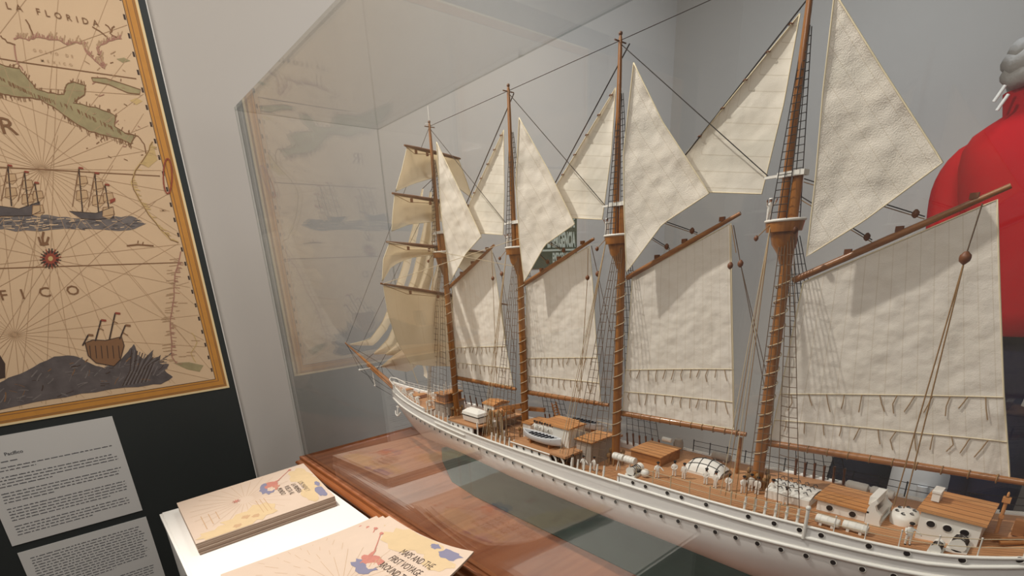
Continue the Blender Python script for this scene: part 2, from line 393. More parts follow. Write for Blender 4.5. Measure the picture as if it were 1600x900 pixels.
def hatch(pts, n, ln, m=3, wpx=.9, ang=None):
    for i in range(n):
        x, y = poly_at(pts, random.random()); a = ang if ang is not None else random.uniform(-1.9, -1.0); q = random.uniform(.4, 1)*ln
        if inside(x+8, y): line([(x, y), (x+math.cos(a)*q, y+math.sin(a)*q)], wpx, m, 6)
line(jag(gulf, 1.2), 1.6, 6); hatch(gulf, 70, 8, 6); hatch(gulf, 60, 13, 4)
for r in (((40, 30), (48, 45), (52, 60)), ((145, 42), (160, 52), (170, 62)), ((178, 40), (172, 52), (186, 60)), ((165, 38), (175, 50)), ((0, 55), (12, 66), (24, 70))): line(jag(list(r), 1), 1.6, 3)
band = [(-200, 20), (-150, 44), (-100, 66), (-60, 86), (-30, 96), (0, 100), (30, 108), (40, 118), (55, 138), (75, 145), (100, 148), (103, 132), (115, 128), (133, 133), (132, 148), (115, 160), (150, 168), (180, 180), (180, 198), (195, 208), (212, 212), (205, 225), (190, 218), (165, 212), (140, 205), (115, 190), (90, 172), (65, 155), (40, 152), (20, 150), (0, 145), (-30, 132), (-70, 120), (-120, 92), (-190, 44)]
flat(k, jag(band, .8), 5, 4); line(jag(band, 1), 1.0, 3, 6); hatch(band[21:], 110, 10, 3, .7, 1.3); hatch([(0, 120), (50, 145), (110, 165), (190, 205)], 90, 9, 3, .7, 1.2)
hatch(band[4:22], 60, 7, 3, .8)
cuba = [(143, 121), (165, 122), (190, 130), (220, 140), (218, 147), (200, 145), (170, 132), (145, 127), (143, 121)]
flat(k, cuba[:-1], 5, 4); line(cuba, 1, 3, 6)
flat(k, [(203, 157), (213, 153), (223, 158), (213, 164)], 7, 4); flat(k, [(182, 92), (194, 90), (204, 95), (192, 98)], 5, 4)
line(jag([(22, 70), (26, 95), (36, 110)], 1), 1.4, 6); line(jag([(195, 208), (215, 212), (225, 225), (228, 240)], 1), 1.4, 3)
sa = [(238, 222), (230, 240), (212, 266), (206, 285), (212, 302), (233, 335), (249, 356), (268, 374), (279, 379), (272, 340), (262, 300), (252, 262)]
flat(k, [(238, 222), (230, 240), (220, 256), (232, 262), (246, 250)], 7, 4)
line(jag(sa[:9], 1), 2.2, 7); line(jag(sa[:9], 1), 1, 3, 6); hatch(sa[:9], 40, 10, 7, 1.2, .2)
lowc = [(282, 393), (274, 428), (272, 463), (266, 498), (268, 533), (268, 557), (276, 568)]
line(jag(lowc, 1), 1.8, 6); hatch(lowc, 50, 9, 6, .8, .1); hatch(lowc, 40, 16, 4, .8, 3.0)
flat(k, [(271, 567), (295, 566), (318, 571), (312, 581), (292, 577)], 5, 4); line(jag([(300, 520), (308, 535), (298, 552), (306, 566)], 1), 1.4, 7)
for a in range(16):
    x, y = random.uniform(255, 300), random.uniform(400, 570); 
    if inside(x+18, y): line([(x, y), (x+random.uniform(6, 15), y+random.uniform(-1, 1))], .8, 4, 6)
# painted ships and sea
def sail_blob(x, y, w_, h_): flat(k, [(x-w_, y), (x+w_*.7, y-h_*.05), (x+w_, y+h_*.6), (x+w_*.2, y+h_), (x-w_*1.1, y+h_*.8)], 12, 6); line([(x-w_, y), (x+w_*.7, y-h_*.05), (x+w_, y+h_*.6), (x-w_*1.1, y+h_*.8), (x-w_, y)], .8, 3, 7)
flat(k, jag([(-150, 352), (-90, 340), (-20, 343), (20, 338), (60, 335), (120, 341), (180, 338), (212, 340), (228, 350), (205, 360), (120, 358), (40, 361), (-20, 358), (-100, 362)], 2, 4), 8, 4)
for i in range(90):
    x, y = random.uniform(-15, 215), random.uniform(340, 358); line([(x, y), (x+random.uniform(5, 14), y+random.uniform(-2, 2))], 1, 9 if i % 2 else 0, 6)
for hull, masts in (([(-20, 318), (0, 322), (30, 326), (62, 315), (63, 330), (48, 337), (-20, 338)], ((16, 258, 322), (42, 268, 322), (58, 285, 318))), ([(108, 330), (150, 333), (177, 323), (178, 340), (150, 343), (126, 341)], ((127, 262, 331), (152, 270, 331), (168, 288, 326)))):
    flat(k, hull, 9, 6); line(hull, .7, 11, 7)
    for (x, y0, y1) in masts:
        line([(x-4, y0), (x+2, y1)], 1.3, 11, 7); sail_blob(x+2, y0+14, 8, 16); sail_blob(x+2, y0+36, 9, 18); line([(x-4, y0), (x-14, y1-8)], .7, 3, 7)
        line([(x-4, y0), (x+3, y0+1)], 2.4, 10, 8)
flat(k, [(172, 312), (180, 309), (180, 314), (172, 318)], 10, 8)
wave = [(-260, 672), (-200, 640), (-150, 628), (-110, 606), (-70, 604), (-30, 600), (0, 598), (20, 588), (50, 574), (85, 557), (115, 555), (135, 564), (150, 572), (165, 575), (188, 563), (200, 550), (209, 537), (214, 553), (224, 562), (241, 546), (236, 561), (252, 554), (248, 567), (264, 570), (257, 579), (271, 590), (252, 600), (215, 604), (150, 612), (80, 624), (0, 640), (-110, 664), (-200, 676)]
flat(k, jag(wave, 1.2), 9, 5)
for i in range(420):
    x = random.uniform(-180, 255); y = random.uniform(560, 660)
    if y < 634-x*.16 and y > 606-x*(.35 if x > 0 else .22)+max(0, x-115)*.3:
        a = random.uniform(-1.4, .2); q = random.uniform(5, 13); c_ = random.uniform(-.25, .25)
        line([(x+q*t*math.cos(a+c_*t), y+q*t*math.sin(a+c_*t)) for t in (0, .35, .7, 1, 1.3)], random.uniform(.6, 1.5), random.choice([8, 8, 11, 9, 3]), 6)
for i in range(14):
    x = 205+i*3.0; line([(x-14, 603-i*.5), (x-2, 580-i), (206+i*4.2, 545+i*1.6)], 1.2, 8 if i % 2 else 11, 7)
flat(k, [(-30, 560), (0, 555), (8, 568), (8, 590), (-30, 600)], 11, 6)
g = [(133, 536), (145, 531), (165, 532), (190, 526), (194, 540), (188, 562), (178, 572), (150, 567), (138, 556)]
flat(k, g, 3, 7); line(g+[g[0]], 1.2, 11, 8)
for x, y0, y1, c in ((152, 500, 533, 10), (174, 489, 530, 10), (190, 508, 530, 3), (132, 523, 540, 3)): line([(x+6, y0), (x-3, y1)], 1.8, 11, 8); line([(x+2, y0+12), (x+10, y0+16)], 1.2, 3, 8); line([(x+6, y0), (x+14, y0+1)], 3, c, 8)
for i in range(6): line([(140+i*9, 540), (142+i*9, 560)], 1, 11, 8)
for i in range(40):                                            # compass rose
    a = 2*math.pi*i/40; r = 17 if i % 2 else 13; line([(79+math.cos(a)*7, 404+math.sin(a)*6.5), (79+math.cos(a)*r, 404+math.sin(a)*r*.95)], 1.3, 11 if i % 3 else 10, 7)
flat(k, [(79+9*math.cos(t*.5236), 404+8.5*math.sin(t*.5236)) for t in range(12)], 10, 8); flat(k, [(79+4*math.cos(t*.785), 404+4*math.sin(t*.785)) for t in range(8)], 7, 9)
for pts in (((68, 362), (66, 372), (68, 384)), ((60, 370), (63, 379), (68, 380)), ((76, 370), (73, 379), (68, 380)), ((62, 382), (76, 381))): line(list(pts), 2.4, 3, 7)
line([(198, 384), (215, 382), (240, 384)], 2, 3, 7); line([(215, 380), (216, 376)], 1.2, 3, 7); line([(222, 383), (224, 378)], 1.2, 3, 7)
for i in range(46):                                            # scattered pen strokes
    x, y = random.uniform(130, 235), random.uniform(75, 250)
    if inside(x+14, y): line([(x, y), (x+random.uniform(-7, 9), y+random.uniform(-5, 5))], .9, random.choice([4, 6, 3]), 6)
def maptext(body, x, y, h, m, stretch=1, gap=0):
    P = mp(x, y, 8); X = P.x
    for ch in body:
        if ch != ' ':
            v, f = text2d(ch, h*1.45, bold=.004*h); k.add([(X+a*stretch, P.y, P.z+b) for a, b in v], f, m); X += (max(a for a, b in v)*stretch if v else 0)+gap
        else: X += h*.6+gap
maptext('LA FLORIDA', 10, 13, .024, 3, 1, .016)
maptext('R', 1, 208, .066, 3, 1.1)
for ch, x, y in (('F', 1, 469), ('I', 34, 467), ('C', 62, 464), ('O', 105, 461)): maptext(ch, x, y, .045, 3, 1.05)
maptext('GOLFO DE', 52, 80, .011, 4, 1, .010); maptext('MEXICO', 64, 96, .011, 4, 1, .012)
for i in range(7):                                             # cartouche on the border
    a = i*.9; line([(262+math.cos(t*.6+a)*7, 275+i*0+math.sin(t*.6+a)*28) for t in range(4)], 1.6, 10, 9)
maptext('LIMA', 250, 330, .010, 4)
tag(k.build('sea_map', MAPM, origin=(0, YP, MZ0), fix=False), 'large antique sea map with gold border, painted ships and compass rose on black board', 'map')

# text cards
def card(name, x0, x1, z0, z1, label, rows, title):
    k = MB(); y = YP-.006; k.bx((x0, y, z0), (x1, YP, z1), 0)
    def tx(body, X, Z, h, bold=0):
        v, f = text2d(body, h*1.4, bold=bold); k.add([(X+a, y-.0006, Z+b) for a, b in v], f, 1); return max(a for a, b in v)
    wd = x1-x0
    if title:
        tx('Pacífico', x0+wd*.185, z1-.103, .017, .0006)
        for j in range(3): k.bx((x0+.05+j*.035, y-.0006, z1-.135), (x0+.078+j*.035, y, z1-.130), 1)
    random.seed(len(label))
    for (za, n) in rows:
        for i in range(n):
            X = x0+.038+random.uniform(-.002, .004); end = x1-.03-random.uniform(0, .03) if i < n-1 else x0+wd*random.uniform(.3, .8)
            Z = za-i*.0163
            while X < end:                                     # a line of print too small to read
                L = random.uniform(.008, .032); k.bx((X, y-.0006, Z), (min(X+L, end), y, Z+.0047), 1)
                if random.random() < .5: k.bx((X+L*.4, y-.0006, Z+.003), (X+L*.4+.0025, y, Z+.0065), 1)
                X += L+.0055
    return tag(k.build(name, ['card', 'print'], origin=((x0+x1)/2, YP, z0)), label, 'card', 'text cards on the exhibit board')
a = onY(175, 650, YP); b = onY(222, 795, YP); c = onY(20, 855, YP); cx1 = (a.x+b.x)/2
card('text_card', c.x, cx1, (b.z+c.z)/2, a.z, 'white text card with small black print, directly below the sea map', [(a.z-.165, 2), (a.z-.215, 4), (a.z-.30, 4), (a.z-.385, 5), (a.z-.485, 4)], True)
a2 = onY(28, 866, YP); b2 = onY(228, 807, YP)
card('text_card', a2.x, b2.x, a2.z-.45, b2.z-.0, 'white text card at the bottom of the panel, under the other card', [(b2.z-.05, 14), (b2.z-.32, 5)], False)

# ================================================================ display case
GX0, GX1, GY0, GY1, GZ0, GZ1 = .876, 1.645, -.62, 2.945, -1.0, .782
case = empty('display_case', (1.26, 1.16, FLOORZ))
tag(case, 'long mahogany display case with clear acrylic cover holding the sailing ship model', 'display case')
k = MB(); k.bx((GX0+.02, GY0+.02, FLOORZ), (GX1-.02, GY1-.02, -1.06)); k.build('case_body', 'vwood', case)
k = MB(); k.bx((GX0-.012, GY0-.012, -1.02), (GX1+.012, GY1+.012, -1.0)); k.build('case_top', 'vtop', case)
# thin dark green mottled slab on the wooden top, off-centre under the ship
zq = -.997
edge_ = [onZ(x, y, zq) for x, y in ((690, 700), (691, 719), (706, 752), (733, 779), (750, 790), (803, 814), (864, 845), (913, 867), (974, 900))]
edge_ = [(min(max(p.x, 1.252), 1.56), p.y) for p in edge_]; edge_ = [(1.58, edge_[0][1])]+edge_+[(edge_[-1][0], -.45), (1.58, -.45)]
k = MB(); k.loft([[Vector((x, y, z)) for x, y in edge_] for z in (-1.002, zq)], 0, smooth=False); sp_ = k.build('green_slab', 'green_slab', case)
def frame_ring(name, prof, m):
    # moulding swept round the case; prof = (outward, z)
    k = MB(); C4 = [(GX0, GY0, -1, -1), (GX1, GY0, 1, -1), (GX1, GY1, 1, 1), (GX0, GY1, -1, 1)]
    rings = [[Vector((x+sx*o, y+sy*o, z)) for o, z in prof] for x, y, sx, sy in C4]; n = len(prof)
    k.add([p for r in rings for p in r], [(i*n+j, i*n+(j+1) % n, ((i+1) % 4)*n+(j+1) % n, ((i+1) % 4)*n+j) for i in range(4) for j in range(n)], 0)
    return k.build(name, m, case)
prof = [(-.02, -1.001), (.012, -1.001), (.015, -1.004), (.015, -1.022), (.022, -1.026)]+[(.022+.016*math.sin(t*math.pi/6), -1.042+.016*math.cos(t*math.pi/6)) for t in range(7)]+[(.012, -1.07), (-.02, -1.07)]
frame_ring('moulding', prof, 'vwood')
frame_ring('inner_bead', [(-.016, -1.0), (-.016, -.992), (-.03, -.988), (-.034, -1.0)], 'vwood')
T = .013
def pane(name, a, b):
    k = MB(); k.bx(a, b); ext = [abs(q-p) for p, q in zip(a, b)]; ax = ext.index(min(ext))
    o = k.build(name, ['glass', 'edge'], case); 
    for p in o.data.polygons: p.material_index = 0 if abs(p.normal[ax]) > .9 else 1
    return o
pane('acrylic_pane', (GX0, GY0, GZ0), (GX0+T, GY1, GZ1)); pane('acrylic_pane', (GX1-T, GY0, GZ0), (GX1, GY1, GZ1))
pane('acrylic_pane', (GX0+T, GY1-T, GZ0), (GX1-T, GY1, GZ1)); pane('acrylic_pane', (GX0+T, GY0, GZ0), (GX1-T, GY0+T, GZ1))
pane('acrylic_lid', (GX0, GY0, GZ1), (GX1, GY1, GZ1+T))

# ================================================================ white stand and booklets
SX0, SX1, SY1, SZ = .099, .796, 2.69, -1.003
st = empty('display_stand', ((SX0+SX1)/2, 1.75, FLOORZ)); tag(st, 'glossy white display stand with two piles of booklets, beside the mahogany case', 'stand')
k = MB(); k.bx((SX0+.006, .85, FLOORZ), (SX1-.006, SY1-.008, SZ-.03)); k.build('stand_body', 'white', st)
k = MB(); k.bx((SX0, .84, SZ-.03), (SX1, SY1, SZ-.008)); k.build('stand_rim', 'white', st)
k = MB(); k.bx((SX0+.012, .85, SZ-.008), (SX1-.004, SY1-.01, SZ)); k.build('stand_top', 'white', st)

def booklet(FL, FR, NR, NL, th, lift, label, group, title, title_at, art=True):
    FL, FR, NR, NL = map(Vector, (FL, FR, NR, NL))
    def surf(a, b, o=0):
        p = (FL*(1-a)+FR*a)*(1-b)+(NL*(1-a)+NR*a)*b; return p+Vector((0, 0, lift(a, b)+o))
    root = empty('booklet', surf(.5, .5, -th)); tag(root, label, 'booklet', group)
    k = MB()
    n, m_ = 20, 8
    k.grid(lambda i, j: surf(i, j, -.001), n, m_); k.grid(lambda i, j: surf(i, j, -th), n, m_)
    for e in (lambda t, o: surf(t, 0, o), lambda t, o: surf(t, 1, o), lambda t, o: surf(0, t, o), lambda t, o: surf(1, t, o)):
        k.grid(lambda i, j: e(i, -.001-(th-.001)*j), n, 1, smooth=False)
    k.build('pages', 'pages', root)
    k = MB(); k.grid(lambda i, j: surf(i, j, .0), n, m_); k.grid(lambda i, j: surf(i, j, -.001), n, m_)
    for e in (lambda t, o: surf(t, 0, o), lambda t, o: surf(t, 1, o), lambda t, o: surf(0, t, o), lambda t, o: surf(1, t, o)):
        k.grid(lambda i, j: e(i, -.001*j), n, 1, smooth=False)
    up = Vector((0, 0, 1))
    cnt = [0]
    def rib(pts, wd, m, o=.0009): cnt[0] += 1; o += cnt[0]*4e-6; ribbon(k, [surf(a, b, o) for a, b in pts], wd, m, up)
    def blob(a0, b0, ra, rb, m, o=.0006, jit=.25, n=18):
        cnt[0] += 1; o += cnt[0]*8e-6; ring = []
        for r in (.33, .66, 1):
            ring.append([(a0+ra*r*math.cos(t*2*math.pi/n), b0+rb*r*math.sin(t*2*math.pi/n)) for t in range(n)])
        js = [1+random.uniform(-jit, jit) for _ in range(n)]
        ring = [[(min(max(a0+(a-a0)*js[i], .005), .995), min(max(b0+(b-b0)*js[i], .005), .995)) for i, (a, b) in enumerate(r)] for r in ring]
        v = [surf(a0, b0, o)]+[surf(a, b, o) for r in ring for a, b in r]
        f = [(0, 1+i, 1+(i+1) % n) for i in range(n)]+[(1+q*n+i, 1+(q+1)*n+i, 1+(q+1)*n+(i+1) % n, 1+q*n+(i+1) % n) for q in range(2) for i in range(n)]
        k.add(v, f, m)
    if art:
        for i in range(26):                                     # faint rhumb lines
            a = 2*math.pi*i/26
            pts = [(.42+.38*s/6*math.cos(a), .45+.5*s/6*math.sin(a)) for s in range(1, 7)]
            pts = [q for q in pts if 0.01 < q[0] < .99 and .01 < q[1] < .99]
            if len(pts) > 1: rib(pts, .0012, 3, .0004)
        # coast along one edge and across the top
        for a0, b0, ra, rb in ((.2, .93, .16, .1), (.34, .86, .16, .13), (.47, .8, .12, .15), (.9, .3, .09, .2), (.93, .55, .07, .22), (.86, .8, .06, .15)): blob(a0, b0, ra, rb, 1)
        for a0, b0 in ((.36, .82), (.42, .86), (.28, .93)): blob(a0, b0, .03, .035, 3, .0008)
        blob(.94, .82, .035, .12, 2, .0008); blob(.96, .62, .02, .06, 2, .0009)
        blob(.60, .36, .055, .13, 2, .0008); blob(.655, .34, .05, .115, 4, .0010); blob(.63, .40, .03, .05, 0, .0012)
        for da in (-.03, 0, .03): rib([(.63+da, .30), (.72+da*.4, .24)], .006, 4, .0013); rib([(.64+da, .40), (.68+da, .36)], .003, 3, .0014)
        rib([(.7, .27), (.8, .14), (.86, .06)], .004, 4, .0012); blob(.86, .07, .012, .02, 4, .0012)
        for i in range(8): a = i*math.pi/4; rib([(.36, .42), (.36+.03*math.cos(a), .42+.04*math.sin(a))], .004, 4, .0011)
        a0, b0, h, lead = title_at
        for i, t in enumerate(title):
            v, f = text2d(t, h, shear=.0, cond=.8)
            k.add([surf(a0-i*lead+y, min(b0+x, .995), .0012) for x, y in v], f, 5)
        for i in range(3):
            rib([(.1+.05*i, .5), (.1+.05*i, .5+.3-.06*i)], .0032, 3, .0011)
            rib([(.54-.03*i, .55), (.54-.03*i, .85)], .0028, 3, .0011)
    k.build('cover', ['cover', 'landwash', 'blueink', 'inkfaint', 'redwash', 'inkdark'], root, fix=False)
    return root
def copy_tree(o, dl, label=None, parent=None, rz=None):
    c = o.copy(); COL.objects.link(c); c.parent = parent
    ORIG[c.name] = ORIG[o.name].copy() if parent else ORIG[o.name]+Vector(dl)*U
    if parent is None: c.location = o.location+Vector(dl)*U
    if rz is not None: c.rotation_euler.z = rz
    if label: c['label'] = label
    for ch in list(o.children): copy_tree(ch, (0, 0, 0), None, c)
    return c
TH = .0085; zt = SZ+TH*6+.001
GRP = 'booklets piled on the white stand'
q = [onZ(x, y, zt) for x, y in ((276, 786), (474, 724), (523, 775), (306, 850))]
b1 = booklet(*q, TH-.0004, lambda a, b: 0, 'booklet with Spanish map title on top of the far neat pile', GRP, ['LOS MAPAS Y', 'LA PRIMERA', 'VUELTA AL', 'MUNDO'], (.84, .44, .058, .058))
for i, lb in ((1, 'second booklet from the top of the far neat pile'), (2, 'third booklet from the top of the far neat pile'), (3, 'fourth booklet from the top of the far neat pile'), (4, 'booklet second from the bottom of the far neat pile'), (5, 'bottom booklet of the far neat pile, lying on the white stand')):
    copy_tree(b1, (random.uniform(-.002, .003), random.uniform(-.003, .003), -TH*i), lb)
# near pile: fanned out, curling up at the free corner
random.seed(5)
fan = [((588, 806), (357, 893)), ((598, 806), (372, 897)), ((608, 806), (400, 903)), ((617, 812), (430, 905))]
names = ['bottom booklet of the near fanned pile, its end sticking out furthest', 'second booklet from the bottom of the near fanned pile', 'booklet just under the top one of the near fanned pile', 'curled booklet titled MAPS AND THE FIRST VOYAGE on the near fanned pile']
for i in range(4):
    z = SZ+.006+(TH+.003)*(i+1)
    FR = onZ(*fan[i][0], z+.012+.004*i); FL0 = onZ(*fan[i][1], z)
    d = (FL0-FR); d.z = 0; d.normalize()
    FR = Vector((FR.x, FR.y, z)); FL = FR+d*.615; nrm = Vector((-d.y, d.x, 0)); 
    if nrm.y > 0: nrm = -nrm
    NR = FR+nrm*.47; NL = FL+nrm*.47
    A = .012+.004*i; B = .062 if i == 3 else .006+.003*i
    booklet(FL, FR, NR, NL, TH-.0004, (lambda A, B: lambda a, b: max(0, (a-.55)/.45)**2*(A*(1-b)**2+B*b*b))(A, B), names[i], GRP, ['MAPS AND THE', 'FIRST VOYAGE', 'AROUND THE WORLD'], (.80, .42, .07, .075))

# ================================================================ emergency exit sign on the back wall
sgn = empty('exit_sign', (3.5, YW, -.03)); tag(sgn, 'dark green emergency exit sign with white letters on the back wall, behind the sails', 'sign')
sx1 = onY(901, 388, YW-.01).x; sz1 = onY(899, 340, YW-.01).z; szm = onY(897, 390, YW-.01).z; sz0 = onY(840, 419, YW-.01).z; sx0 = onY(821, 400, YW-.01).x
k = MB(); k.bx((sx0, YW-.012, sz0), (sx1, YW-.0005, sz1)); k.build('sign_board', 'signgreen', sgn)
def signtext(body, right, z, h, cond):
    v, f = text2d(body, h/.71, bold=.006*h/.1, cond=cond); mx = max(a for a, b in v); k = MB()
    k.add([(right-mx+a, YW-.0135, z+b) for a, b in v], f, 0); k.build('lettering', 'signwhite', sgn, fix=False)
hz = (szm-sz0)
signtext('SALIDA DE', sx1-.03, szm+.20, .08, .42); signtext('EMERGENCIA', sx1-.02, szm+.03, .125, .36)
signtext('EMERGENCY EXIT', sx1-.02, sz0+.04, .085, .33)
k = MB(); k.bx((sx0+.01, YW-.014, szm-.008), (sx1-.01, YW-.012, szm+.008)); k.build('divider_line', 'signwhite', sgn)
# ================================================================ the ship model
XC = 1.22
BOW, STERN = 2.362, -.135
ship = empty('ship_model', (XC, 1.1, -.80))
tag(ship, 'white four-masted sailing ship model with cream canvas sails inside the display case', 'ship model')
def hb(Y):
    m = .15
    if Y > 1.25: return m*max(0.0, 1-((Y-1.25)/(BOW-1.25))**2.3)
    if Y < .5:
        t = (.5-Y)/.635; return m*max(0.0, 1-.30*t**2.0-.62*t**7)
    return m
RAIL = [(-.135, -.47), (.0, -.512), (.09, -.542), (.19, -.557), (.32, -.567), (.5, -.576), (.75, -.583), (1.05, -.589), (1.4, -.590), (1.7, -.586), (1.95, -.584), (2.2, -.580), (2.362, -.574)]
STRK = [(-.135, -.50), (.0, -.545), (.12, -.573), (.3, -.594), (.5, -.613), (.75, -.630), (1.0, -.637), (1.25, -.630), (1.5, -.626), (1.9, -.623), (2.2, -.620), (2.362, -.612)]
POOP = [(-.135, -.455), (.0, -.496), (.1, -.524), (.2, -.536), (.31, -.541), (.45, -.549), (.6, -.555), (.80, -.559)]
FORE = [(1.86, -.567), (2.0, -.564), (2.15, -.556), (2.25, -.545), (2.362, -.528)]
zr = lambda Y: smooth_interp(RAIL, Y); zs = lambda Y: smooth_interp(STRK, Y); zp = lambda Y: smooth_interp(POOP, Y); zf = lambda Y: smooth_interp(FORE, Y)
MAIN = -.606
def deckz(Y): return zp(Y)-.003 if Y < .80 else (zf(Y)-.012 if Y > 1.86 else MAIN)
# --- hull
def keelz(Y):
    if Y > 2.05: return lerp(-.775, -.60, ((Y-2.05)/(BOW-2.05))**1.6)
    if Y < .25: return lerp(-.79, -.50, ((.25-Y)/.385)**1.3)
    return lerp(-.79, -.775, (Y-.25)/1.8)
NST = 72
def station(i): 
    t = i/NST; return STERN+(BOW-STERN)*(t-.06*math.sin(2*math.pi*t))
def section(Y, sgn):
    b = hb(Y); kz = keelz(Y); zt = zr(Y); zk = zs(Y); D = zk-kz
    fine = min(1, max(0, (Y-1.3)/1.05)); run = min(1, max(0, (.45-Y)/.58))
    e = max(fine, run*.9); p_, q_ = lerp(2.0, 1.25, e), lerp(.66, 1.15, e)   # full amidships, vee at the ends
    pts = [(b, zt), (b, zk)]+[(b*(1-(j/9)**p_)**q_, zk-D*j/9) for j in range(1, 10)]
    pts[-1] = (.0035, kz)
    return [Vector((XC+sgn*x, Y, z)) for x, z in pts]
k = MB(); rings = []
for i in range(NST+1):
    Y = station(i); a = section(Y, -1); c = section(Y, 1)[::-1]; rings.append(a+c)
k.loft(rings, 0, closed=False, cap=True)
hull = k.build('hull', ['hull'], ship)
def along(y0, y1, n, zfn, off=0.0, side=-1): return [Vector((XC+side*(hb(lerp(y0, y1, i/n))+off), lerp(y0, y1, i/n), zfn(lerp(y0, y1, i/n)))) for i in range(n+1)]
# bulwarks: upper bands on the forecastle and the poop, main rail, rubbing strake
def band(name, y0, y1, n, ztop, zbot, th, m, parent):
    k = MB(); rings = []
    for side in (-1, 1):
        rg = []
        for i in range(n+1):
            Y = lerp(y0, y1, i/n); b = hb(Y)+.0005; t_ = min(th, max(b-.001, .0006)); x0 = XC+side*b; x1 = XC+side*(b-t_)
            rg.append([Vector((x0, Y, zbot(Y))), Vector((x0, Y, ztop(Y))), Vector((x1, Y, ztop(Y))), Vector((x1, Y, zbot(Y)))])
        k.loft(rg, 0, smooth=False)
    return k.build(name, m, parent)
band('forecastle_bulwark', 1.87, 2.358, 24, zf, zr, .008, 'hull', ship)
band('poop_bulwark', -.13, .785, 40, zp, lambda Y: zr(Y)-.002, .008, 'hull', ship)
band('main_bulwark', .785, 1.87, 40, zr, lambda Y: MAIN-.004, .008, 'hull', ship)
def rail(name, y0, y1, zfn, r, off, m, n=50):
    for side in (-1, 1):
        k = MB(); k.tube(along(y0, y1, n, zfn, off, side), r, 6); k.build(name, m, ship)
rail('main_rail', -.13, 2.352, lambda Y: zr(Y), .0042, .001, 'hullband')
rail('rubbing_strake', -.13, 2.345, lambda Y: zs(Y), .0046, .001, 'hullband')
rail('poop_rail', -.13, .79, lambda Y: zp(Y), .0036, .0, 'hullband')
rail('forecastle_rail', 1.87, 2.352, lambda Y: zf(Y), .0036, .0, 'hullband')
for side in (-1, 1):
    k = MB(); k.tube(along(1.52, 1.76, 10, lambda Y: (zr(Y)+zs(Y))/2+.002, .004, side), .0034, 6); k.build('channel_board', 'hullband', ship)
    k = MB(); k.tube(along(-.02, .10, 8, lambda Y: zs(Y)-.020, .002, side), .0028, 6); k.build('stern_moulding', 'hullband', ship)
# portholes along both sides
def port(Y, z, side, r=.0052, parent=None, X=None, name='porthole'):
    k = MB(); x = XC+side*(hb(Y)+.0012) if X is None else X
    dY = .004; nrm = Vector((side*1.0, side*-(hb(Y+dY)-hb(Y-dY))/(2*dY)*side, 0))
    if X is not None: nrm = Vector((side, 0, 0))
    k.disc((x, Y, z), nrm, r, .002, 0, 10); k.tube([Vector((x, Y, z))+nrm.normalized()*.0002+Vector((0, r*1.15*math.cos(t*.6283), r*1.15*math.sin(t*.6283))) for t in range(11)], .0008, 5, 1, False)
    k.build(name, ['hole', 'whitepart'], parent or ship)
for side in (-1, 1):
    Y = 2.02
    while Y > .02:
        port(Y, zs(Y)-.0135, side, parent=hull); Y -= .049 if side < 0 else .098
    for Y in (.74, .70, .635, .595, .53, .43, .375, .325, .285, .205, .148, .075, .01): port(Y, zr(Y)+.014, side, .0052)
# --- decks
def deckmesh(name, y0, y1, n, zfn, inset=.006):
    k = MB(); rings = []
    for i in range(n+1):
        Y = lerp(y0, y1, i/n); b = max(hb(Y)-inset, .001); z = zfn(Y)
        rings.append([Vector((XC-b, Y, z-.006)), Vector((XC-b, Y, z)), Vector((XC, Y, z+b*.02)), Vector((XC+b, Y, z)), Vector((XC+b, Y, z-.006))])
    k.loft(rings, 0, smooth=False); return k.build(name, 'deck', ship)
deckmesh('main_deck', .79, 1.88, 20, lambda Y: MAIN)
deckmesh('poop_deck', -.125, .80, 24, lambda Y: zp(Y)-.003)
deckmesh('forecastle_deck', 1.865, 2.34, 16, lambda Y: zf(Y)-.012)
for Y, z1 in ((.797, -.562), (1.868, -.578)):
    k = MB(); b = hb(Y)-.008; k.bx((XC-b, Y-.003, MAIN), (XC+b, Y+.003, z1)); k.build('deck_bulkhead', 'hull', ship)
# --- clear supports under the keel
cr = empty('model_cradle', (XC, 1.1, -1.0)); tag(cr, 'clear acrylic cradle under the white hull of the ship model', 'cradle')
for Y in (.45, 1.75):
    k = MB(); kz = keelz(Y); k.bx((XC-.028, Y-.008, -.999), (XC+.028, Y+.008, kz-.0005)); k.build('cradle_block', 'glass', cr)

